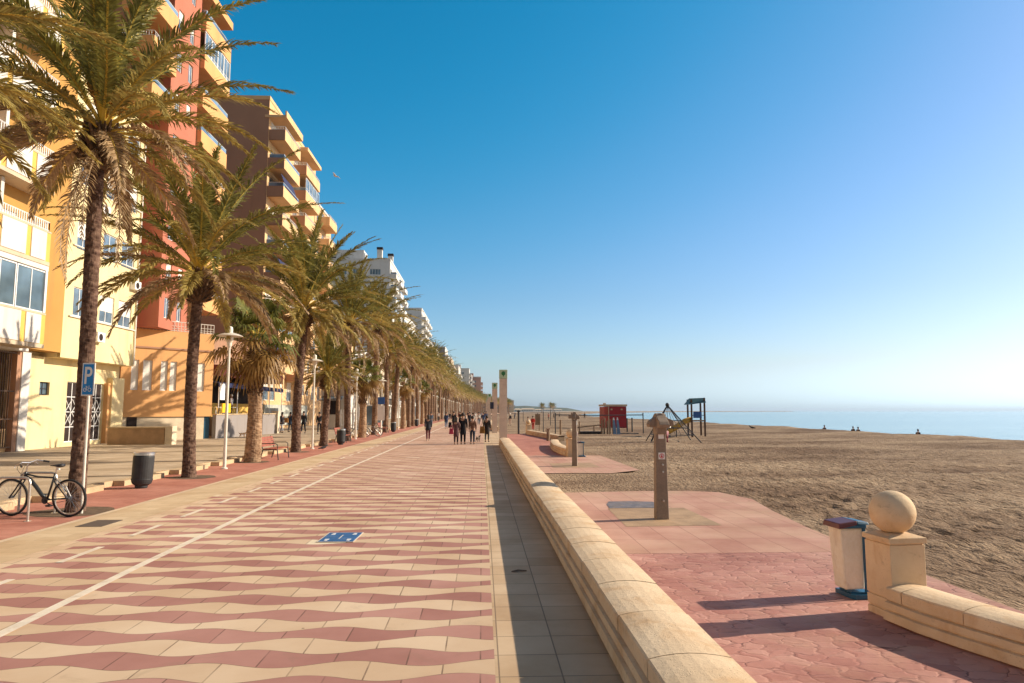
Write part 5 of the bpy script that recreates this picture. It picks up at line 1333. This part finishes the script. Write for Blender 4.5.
# ------------------------------------------------------------------ people
def skin_obj(name, joints, edges, radii, mat, parent, sub=1):
    me = bpy.data.meshes.new(name); me.from_pydata(joints, edges, []); me.materials.append(mat)
    o = link(name, me, parent)
    s = o.modifiers.new('skin', 'SKIN'); s.use_smooth_shade = True
    for i, r in enumerate(radii):
        d = me.skin_vertices[0].data[i]; d.radius = r if isinstance(r, tuple) else (r, r); d.use_root = (i == 0)
    ss = o.modifiers.new('subdivision', 'SUBSURF'); ss.levels = sub; ss.render_levels = sub
    return o
def person(label, x, y, face, h=1.68, top=(.03,.03,.035), legs=(.03,.035,.06), hair='hair', coat=0., stride=.25, arm=.15, z=0., hat=None, skirt=None, group='people out walking on the promenade', sit=False, lean=0., shoes=(.05,.04,.035), bend=0.):
    """face = heading in degrees (0 = walks away from the camera, +Y)"""
    k = h/1.72; t = thing('person', label, 'person', (x, y, z), R(face), group); t.scale = (k,)*3
    s = stride; ln = lean
    hip = .92 if not sit else .28
    J = [(0,0,hip),(0,.01+ln*.1,hip+.20),(0,.0+ln*.25,hip+.42),(0,.01+ln*.33,hip+.56),(0,.03+ln*.36,hip+.64),(0,.02+ln*.42,hip+.74)]
    Rr = [(.15,.11),(.125,.095),(.155,.105),(.06,.06),(.082,.092),(.078,.098)]
    E = [(0,1),(1,2),(2,3),(3,4),(4,5)]
    def add(ps, rs, frm):
        st = len(J); J.extend(ps); Rr.extend(rs); E.append((frm, st)); E.extend((st+i, st+i+1) for i in range(len(ps)-1)); return list(range(st, st+len(ps)))
    arms = []; lg = []
    for sd in (-1, 1):
        a = arm*sd
        ps = [(sd*.185,ln*.25,hip+.49),(sd*.215,ln*.25-.02+a*.3,hip+.22),(sd*.215,ln*.3+.06+a,hip+.0),(sd*.212,ln*.3+.09+a*1.2,hip-.07)]
        ids = add(ps, [.055,.043,.033,.028], 2); arms.append(ps)
        w = ps[-1]
        for f in range(5):
            dx, l, dy = ((-.028,.07,.0),(-.01,.085,.01),(.008,.09,.012),(.024,.08,.008),(0,.055,.045))[f]
            add([(w[0]+dx*.6,w[1]+dy,w[2]-.035),(w[0]+dx,w[1]+dy+.012,w[2]-l)], [.011,.008], ids[-1])
        st = s*sd
        if sit: ps = [(sd*.09,.02,hip-.04),(sd*.13,.42,hip+.10),(sd*.12,.66,.06),(sd*.12,.78,.03)]
        else: ps = [(sd*.088,.0,hip-.06),(sd*.092,st*.45+.03,.49),(sd*.09,st*.95,.09),(sd*.10,st*.95+.13,.035)]
        add(ps, [.085,.06,.04,.035], 0); lg.append(ps)
    skin_obj('body', J, E, Rr, MT['skin'], t)
    # trousers
    JT = [(0,0,hip+.08),(0,0,hip)]; ET = [(0,1)]; RT = [(.145,.11),(.16,.12)]
    for ps in lg:
        b = len(JT); JT += [ps[0], ps[1], tuple(Vector(ps[1]).lerp(Vector(ps[2]), .92))]; RT += [.10,.072,.055]; ET += [(1,b),(b,b+1),(b+1,b+2)]
    skin_obj('trousers', JT, ET, RT, cloth(legs), t)
    # jacket
    JC = [(0,.0,hip-.02),(0,.01+ln*.1,hip+.20),(0,ln*.25,hip+.42),(0,ln*.31,hip+.53)]; RC = [(.175,.135),(.155,.12),(.18,.125),(.075,.075)]; EC = [(0,1),(1,2),(2,3)]
    for ps in arms:
        b = len(JC); JC += [ps[0], ps[1], ps[2]]; RC += [.07,.058,.046]; EC += [(2,b),(b,b+1),(b+1,b+2)]
    if coat:
        b = len(JC); JC += [(0,0,hip-.02-coat*.5),(0,.01,hip-.02-coat)]; RC += [(.19,.15),(.21,.17)]; EC += [(0,b),(b,b+1)]
    skin_obj('jacket' if not coat else 'coat', JC, EC, RC, cloth(top), t)
    for ps in lg:
        a = Vector(ps[3]); part('shoe', MB().sphere((a.x, a.y-.03, .045), 1, 10, sc=(.048,.14,.045)), cloth(shoes), t, smooth=True)
    hd = Vector(J[5]); 
    m = MB().sphere((hd.x, hd.y-.018, hd.z+.03), 1, 12, sc=(.098,.108,.118))
    if hair == 'long': m.sphere((hd.x, hd.y-.07, hd.z-.10), 1, 10, sc=(.085,.05,.16))
    part('hair' if not hat else 'hat', m, cloth(hat) if hat else (MT['hairw'] if hair == 'grey' else MT['hair']), t, smooth=True)
    f = MB().sphere((hd.x, hd.y+.105, hd.z-.01), .014, 6)
    part('nose', f, MT['skin'], t, smooth=True)
    for sx in (-.03, .03): part('eye', MB().sphere((hd.x+sx, hd.y+.085, hd.z+.015), .011, 6), MT['dark'], t, smooth=True)
    return t
def bag(label, x, y, z, w, h, c, kind='bag', group=None):
    t = thing('hand_bag' if kind == 'bag' else kind, label, 'bag', (x, y, z))
    part('bag_body', MB().hexa([(-w/2,-.07,0),(w/2,-.07,0),(w/2,.07,0),(-w/2,.07,0)],[(-w*.4,-.05,h),(w*.4,-.05,h),(w*.4,.05,h),(-w*.4,.05,h)]), cloth(c), t, bevel=.02)
    part('bag_strap', MB().tube([(-w*.3,0,h),(-w*.15,0,h+.16),(w*.15,0,h+.16),(w*.3,0,h)], .012, 5), cloth(c), t)
    return t
person('woman in a dark grey jacket and maroon trousers walking alone by the white line', -3.55, 45.7, 8, 1.66, (.035,.035,.045), (.12,.02,.03), 'long', .05, .28, .2, shoes=(.6,.55,.5))
person('woman in a plum coat carrying a red bag, leftmost of the group of three', -1.52, 40.75, 2, 1.55, (.11,.055,.06), (.06,.04,.045), 'long', .42, .05, .05)
bag('bright red and pink bag held at the side of the woman in the plum coat', -1.80, 40.6, .62, .26, .34, (.42,.05,.10))
person('tall person in a long black coat, middle of the group of three', -1.12, 40.9, -2, 1.80, (.008,.008,.012), (.01,.01,.012), 'hair', .38, .06, .05)
person('person in a brown jacket and dark jeans, rightmost of the group of three', -.56, 41.0, 0, 1.62, (.15,.075,.05), (.02,.03,.055), 'hair', 0, .05, .12)
person('person in a long dark coat walking by the pillars beside a small dog', .32, 44.0, -10, 1.62, (.025,.02,.018), (.08,.08,.08), 'hair', .40, .1, .1)
bag('mustard brown bag carried by the dark coated person near the dog', .02, 43.85, .55, .34, .45, (.24,.12,.03))
person('man in a blue jacket and jeans left of the suitcase walker', -4.0, 77.2, 185, 1.75, (.03,.05,.11), (.12,.18,.28), 'hair', .05, .18, .1)
person('person in a black coat pulling a black suitcase', -3.25, 79.3, 5, 1.85, (.012,.012,.015), (.012,.012,.015), 'hair', .3, .15, .1)
bag('black wheeled suitcase beside the black coated walker', -3.65, 79.1, .05, .42, .62, (.01,.01,.012), 'suitcase')
person('small figure in denim blue standing by the footpath behind the lone woman', -6.2, 84.3, 180, 1.7, (.10,.15,.22), (.08,.12,.18), 'hair', 0, .1, .1)
person('person in a white top right behind the brown jacket walker', -.45, 95.6, 180, 1.72, (.7,.68,.64), (.10,.14,.2), 'hair', 0, .2, .15)
rp = random.Random(9)
crowd = [(-1.6,88,(.02,.02,.03)),(-2.4,92,(.05,.05,.06)),(.2,100,(.03,.05,.12)),(-1.2,104,(.5,.45,.4)),(-3.4,108,(.02,.02,.02)),(.7,112,(.10,.12,.2)),(-2.2,118,(.55,.5,.48)),(-.4,122,(.04,.04,.05)),(-4.2,128,(.3,.08,.06)),(.5,134,(.03,.03,.04)),(-1.4,140,(.6,.58,.55)),(-3,150,(.03,.03,.05)),(-.2,160,(.2,.2,.25)),(-2.2,172,(.02,.02,.02)),(-5.2,100,(.35,.3,.28)),(-8.2,110,(.4,.1,.08)),(-8.0,126,(.5,.48,.45)),(-6.5,140,(.03,.03,.04))]
words2 = ['dark coated','grey clad','blue jacketed','pale coated','black clad','slate blue','whitish clad','charcoal clad','rust red','near black','cream topped','navy dark','steel grey','ink black','beige grey','brick red','light grey','dusky']
for i, (x, y, c) in enumerate(crowd):
    person('small %s walker in the far crowd on the promenade' % words2[i], x, y, rp.choice((0,180,10,190)), rp.uniform(1.6,1.82), c, (.03,.04,.07) if i % 2 else (.05,.05,.05), 'hair', rp.choice((0,.1,.35)), .22, .15, group='far crowd on the promenade')
# left pavement people
person('person in a dark coat with a tan bag on the pavement past the fan palm', -17.35, 60.6, 60, 1.72, (.03,.025,.03), (.35,.36,.4), 'hair', .1, .25, .15, .08)
bag('tan shoulder bag of the dark coated person on the far pavement', -16.95, 60.4, .95, .36, .42, (.38,.17,.05))
person('person in a dark blue coat seen beside the bushy palm trunk', -17.1, 62.2, -30, 1.72, (.04,.06,.10), (.10,.12,.16), 'hair', .25, .15, .1, .08)
person('person in a black coat left of the young palm trunk', -15.1, 59.0, 170, 1.8, (.015,.015,.02), (.02,.02,.03), 'hair', .2, .2, .1, .08)
person('thin person in black walking right beside the young palm trunk', -13.4, 57.4, 190, 1.74, (.02,.02,.025), (.02,.02,.03), 'hair', 0, .28, .2, .08)
person('waiter in a white shirt and dark apron on the restaurant terrace', -19.5, 54.3, 90, 1.7, (.72,.70,.68), (.03,.03,.03), 'grey', 0, .08, .1, 1.5)
# beach people
person('person in a red tracksuit standing by the far low wall', 6.2, 83.5, 180, 1.7, (.50,.03,.02), (.42,.03,.02), 'hair', 0, .1, .1, -.42, group='people on the beach')
person('person in white standing beside the one in red', 5.7, 85, 150, 1.6, (.75,.70,.62), (.7,.66,.6), 'hair', 0, .1, .1, -.42, group='people on the beach')
person('person in a white cap and dark shirt on the sand just right of the pillar', 4.6, 112, 120, 1.9, (.05,.04,.05), (.5,.36,.3), 'hair', 0, .1, .1, -.42, hat=(.8,.78,.75), group='people on the beach')
person('adult in a black coat bending beside the climbing pyramid', 13.05, 51.2, -70, 1.62, (.02,.02,.025), (.03,.03,.04), 'hair', .1, .45, .3, -.42, lean=.9, group='people on the beach')
person('child in a pink jacket playing at the climbing pyramid', 13.75, 50.6, 40, 1.05, (.62,.30,.36), (.22,.03,.06), 'hair', 0, .15, .2, -.42, group='people on the beach')
for k, (px, yy) in enumerate(((42.6,77.3),(43.3,77.5),(42.9,66.0),(42.9,84.5))):
    person(('left','right','lone','farthest')[k]+' dark dressed '+('sitter of the couple' if k < 2 else 'sitter')+' on the crest of the beach above the sea', px, yy, -60, 1.6, ((.02,.02,.03),(.05,.03,.03),(.03,.02,.02),(.10,.10,.12))[k], (.04,.04,.05), 'hair', 0, .1, .1, sand_z(px, yy)-.50, sit=True, group='people on the beach')
for k, (x, y, c) in enumerate(((13,160,(.03,.03,.04)),(17,175,(.3,.1,.08)),(9,190,(.05,.06,.1)),(22,210,(.02,.02,.02)),(26,230,(.4,.38,.35)),(30,200,(.04,.04,.05)),(12,250,(.02,.02,.03)),(34,260,(.06,.04,.04)))):
    person('tiny %s figure far along the beach' % ('black clad','reddish','blue grey','dark','pale','charcoal','faraway black','faraway brown')[k], x, y, 30*k, 1.72, c, (.04,.04,.05), 'hair', .1, .2, .1, -.40, group='tiny figures far along the beach')

# ------------------------------------------------------------------ animals
def quadruped(name, label, x, y, z, rz, L, col):
    t = thing(name, label, 'dog', (x, y, z), rz)
    k = L/.6
    J = [(0,0,.33),(0,.18,.34),(0,.30,.37),(0,.38,.46),(0,.47,.47),(0,.53,.455),(0,-.20,.34),(0,-.30,.38),(0,-.38,.47)]
    Rr = [(.085,.095),(.09,.11),(.07,.08),(.055,.06),(.05,.05),(.028,.025),.085,.03,.015]; E = [(0,1),(1,2),(2,3),(3,4),(4,5),(0,6),(6,7),(7,8)]
    for sx in (-1,1):
        b = len(J); J += [(sx*.07,.19,.26),(sx*.075,.17,.14),(sx*.075,.20,.02)]; Rr += [.045,.028,.026]; E += [(1,b),(b,b+1),(b+1,b+2)]
        b = len(J); J += [(sx*.07,-.17,.27),(sx*.08,-.12,.20),(sx*.08,-.24,.12),(sx*.08,-.21,.02)]; Rr += [.055,.04,.024,.026]; E += [(6,b),(b,b+1),(b+1,b+2),(b+2,b+3)]
    o = skin_obj('body', [(a*k,b*k,c*k) for a,b,c in J], E, [tuple(q*k for q in r) if isinstance(r, tuple) else r*k for r in Rr], cloth(col), t)
    for sx in (-1,1): part('ear', MB().hexa([(sx*.05*k-.015,.38*k,.50*k),(sx*.05*k+.015,.38*k,.50*k),(sx*.05*k+.015,.41*k,.50*k),(sx*.05*k-.015,.41*k,.50*k)],[(sx*.06*k-.004,.38*k,.57*k),(sx*.06*k+.004,.38*k,.57*k),(sx*.06*k+.004,.39*k,.57*k),(sx*.06*k-.004,.39*k,.57*k)]), cloth(col), t)
    return t
quadruped('small_dog', 'small sandy white dog walking on the pavement below the grey terrace wall', -17.3, 50.6, .085, R(-50), .45, (.62,.42,.26))
quadruped('small_dog', 'small dark and white dog beside the dark coated walker by the pillars', -.25, 43.7, 0, R(-20), .5, (.12,.09,.07))
def bird(name, label, cat, x, y, z, rz, k, col, wings=False, roll=0):
    t = thing(name, label, cat, (x, y, z), rz)
    skin_obj('body', [(0,0,.10*k),(0,.09*k,.13*k),(0,.14*k,.19*k),(0,.19*k,.20*k),(0,-.10*k,.09*k),(0,-.2*k,.07*k)], [(0,1),(1,2),(2,3),(0,4),(4,5)], [.05*k,.045*k,.028*k,.01*k,.035*k,.012*k], cloth(col), t)
    if wings:
        for s in (-1,1): part('wing', MB().hexa([(0,-.06*k,.11*k),(s*.28*k,.0,.20*k),(s*.28*k,.07*k,.20*k),(0,.07*k,.11*k)],[(0,-.06*k,.125*k),(s*.28*k,.0,.21*k),(s*.28*k,.07*k,.21*k),(0,.07*k,.125*k)]).hexa([(s*.28*k,.0,.20*k),(s*.6*k,-.06*k,.16*k),(s*.6*k,-.04*k,.16*k),(s*.28*k,.07*k,.20*k)],[(s*.28*k,.0,.21*k),(s*.6*k,-.06*k,.165*k),(s*.6*k,-.04*k,.165*k),(s*.28*k,.07*k,.21*k)]), cloth(col), t)
    else:
        for s in (-1,1): part('leg', MB().tube([(s*.02*k,0,.06*k),(s*.02*k,0,0)], .005*k, 4), cloth((.4,.15,.1)), t)
    return t
bird('pigeon', 'dark pigeon on the red footpath past the bench', 'bird', -8.0, 35.2, .005, R(-60), 1.3, (.06,.055,.06))
bird('pigeon', 'small bird on the crest of the beach right of the play tower', 'bird', 33.5, 84, sand_z(33.5,84)+.05, R(50), 2.2, (.05,.05,.05))
bird('seagull', 'white seagull gliding in the blue sky above the palms', 'bird', -13.6, 62, 23.4, R(80), 1.5, (.75,.72,.68), True)

# small litter: a dead leaf on the paving in the wall's shadow
t = thing('dry_leaf', 'dark dry leaf lying in the shadow on the cream paving strip', 'leaf', (.46, 8.75, .004), R(5))
part('blade', MB().add([(-.09,-.02,0),(.0,-.035,.012),(.10,-.015,.004),(.11,.01,.01),(.0,.03,.018),(-.08,.015,.006)], [(0,1,4,5),(1,2,3,4)]), MT['stubs'], t)

# ------------------------------------------------------------------ haze
hz = MB().box(-2600, 31000, -3100, 33000, -3.5, 60)
HAZE = 0.00009
if HAZE:
    hm = bpy.data.materials.new('haze'); hm.use_nodes = True; n = hm.node_tree; n.nodes.remove(n.nodes['Principled BSDF'])
    v = n.nodes.new('ShaderNodeVolumePrincipled'); v.inputs['Color'].default_value = (.66,.82,1.0,1); v.inputs['Density'].default_value = HAZE; v.inputs['Anisotropy'].default_value = .3
    n.links.new(v.outputs[0], n.nodes['Material Output'].inputs['Volume'])
    tag(link('haze', hz.mesh('haze', hm)), kind='stuff')

# ------------------------------------------------------------------ light, sky, camera
el, az = R(26.3), R(11)              # azimuth measured from +X towards +Y
d = Vector((math.cos(az)*math.cos(el), math.sin(az)*math.cos(el), math.sin(el)))
sl = bpy.data.lights.new('sun', 'SUN'); sl.energy = 5.0; sl.angle = R(.53); sl.color = (1, .855, .67)
so = link('sun', sl); so.rotation_euler = d.to_track_quat('Z', 'Y').to_euler()
w = bpy.data.worlds.new('World'); scene.world = w; w.use_nodes = True; n = w.node_tree
sk = n.nodes.new('ShaderNodeTexSky'); sk.sky_type = 'NISHITA'; sk.sun_disc = False; sk.sun_elevation = el; sk.sun_rotation = R(90)-az
sk.air_density = 1.15; sk.dust_density = .9; sk.ozone_density = 3.2; sk.altitude = 0
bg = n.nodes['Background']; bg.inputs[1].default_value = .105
def nd(k, **kw):
    q = n.nodes.new(k)
    for a_, b_ in kw.items(): setattr(q, a_, b_)
    return q
def mth(op, a_, b_):
    q = nd('ShaderNodeMath', operation=op)
    for i_, v_ in enumerate((a_, b_)):
        if isinstance(v_, (int, float)): q.inputs[i_].default_value = v_
        else: n.links.new(v_, q.inputs[i_])
    return q.outputs[0]
KS = .125
sep = nd('ShaderNodeSeparateXYZ'); n.links.new(sk.outputs[0], sep.inputs[0])
r_, g_, b_ = (mth('MULTIPLY', sep.outputs[i_], KS) for i_ in range(3))
fc = nd('ShaderNodeFloatCurve'); cv = fc.mapping.curves[0]
cv.points[0].location = (0, 0); cv.points[1].location = (1, 1)
for p_ in ((.10, .004), (.15, .02), (.22, .10), (.32, .25), (.45, .42), (.60, .61), (.80, .83)): cv.points.new(*p_)
fc.mapping.update(); n.links.new(r_, fc.inputs['Value'])
rr = mth('MAXIMUM', fc.outputs[0], mth('SUBTRACT', r_, .02*0+.12)) if False else fc.outputs[0]
gg = mth('MAXIMUM', mth('MULTIPLY', g_, .985), mth('MULTIPLY', rr, 1.09)); bb_ = mth('MAXIMUM', mth('MULTIPLY', b_, 1.17), mth('MULTIPLY', gg, 1.07)); rr = mth('MULTIPLY', rr, .92)
tc0 = nd('ShaderNodeTexCoord'); sp0 = nd('ShaderNodeSeparateXYZ'); n.links.new(tc0.outputs['Generated'], sp0.inputs[0])
lo_ = nd('ShaderNodeClamp'); n.links.new(mth('DIVIDE', mth('SUBTRACT', .16, sp0.outputs[2]), .16), lo_.inputs[0])
cb = nd('ShaderNodeCombineXYZ')
for i_, (q_, k_) in enumerate(((rr, .10), (gg, .15), (bb_, .17))): n.links.new(mth('DIVIDE', mth('MULTIPLY', q_, mth('ADD', mth('MULTIPLY', lo_.outputs[0], k_), 1.0)), KS), cb.inputs[i_])
# blue grade ahead only; unseen sky overhead and behind warmed as added fill light
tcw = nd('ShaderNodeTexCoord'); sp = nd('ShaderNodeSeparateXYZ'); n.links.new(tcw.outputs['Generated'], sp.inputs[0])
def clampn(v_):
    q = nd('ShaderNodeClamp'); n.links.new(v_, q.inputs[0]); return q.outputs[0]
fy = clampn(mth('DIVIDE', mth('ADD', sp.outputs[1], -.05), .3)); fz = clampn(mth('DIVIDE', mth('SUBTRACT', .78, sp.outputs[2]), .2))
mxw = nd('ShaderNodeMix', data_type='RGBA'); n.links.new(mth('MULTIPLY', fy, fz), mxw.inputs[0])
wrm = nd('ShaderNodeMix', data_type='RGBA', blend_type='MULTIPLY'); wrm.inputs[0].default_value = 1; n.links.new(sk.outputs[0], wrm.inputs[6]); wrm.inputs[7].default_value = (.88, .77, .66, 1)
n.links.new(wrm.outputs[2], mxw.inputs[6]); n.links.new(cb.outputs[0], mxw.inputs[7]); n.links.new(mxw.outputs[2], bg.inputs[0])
cam = bpy.data.cameras.new('camera'); co = link('camera', cam); co.location = (0, 0, 2.0); co.rotation_euler = (R(90+5.77), 0, R(-2.5))
cam.sensor_width = 36; cam.lens = 683/1024*36; cam.clip_start = .05; cam.clip_end = 60000
scene.camera = co
vs_ = scene.view_settings; vs_.view_transform = 'Standard'; vs_.look = 'None'; vs_.exposure = 0.40; vs_.gamma = 1; vs_.use_curve_mapping = False
scene.render.resolution_x = 1024; scene.render.resolution_y = 683
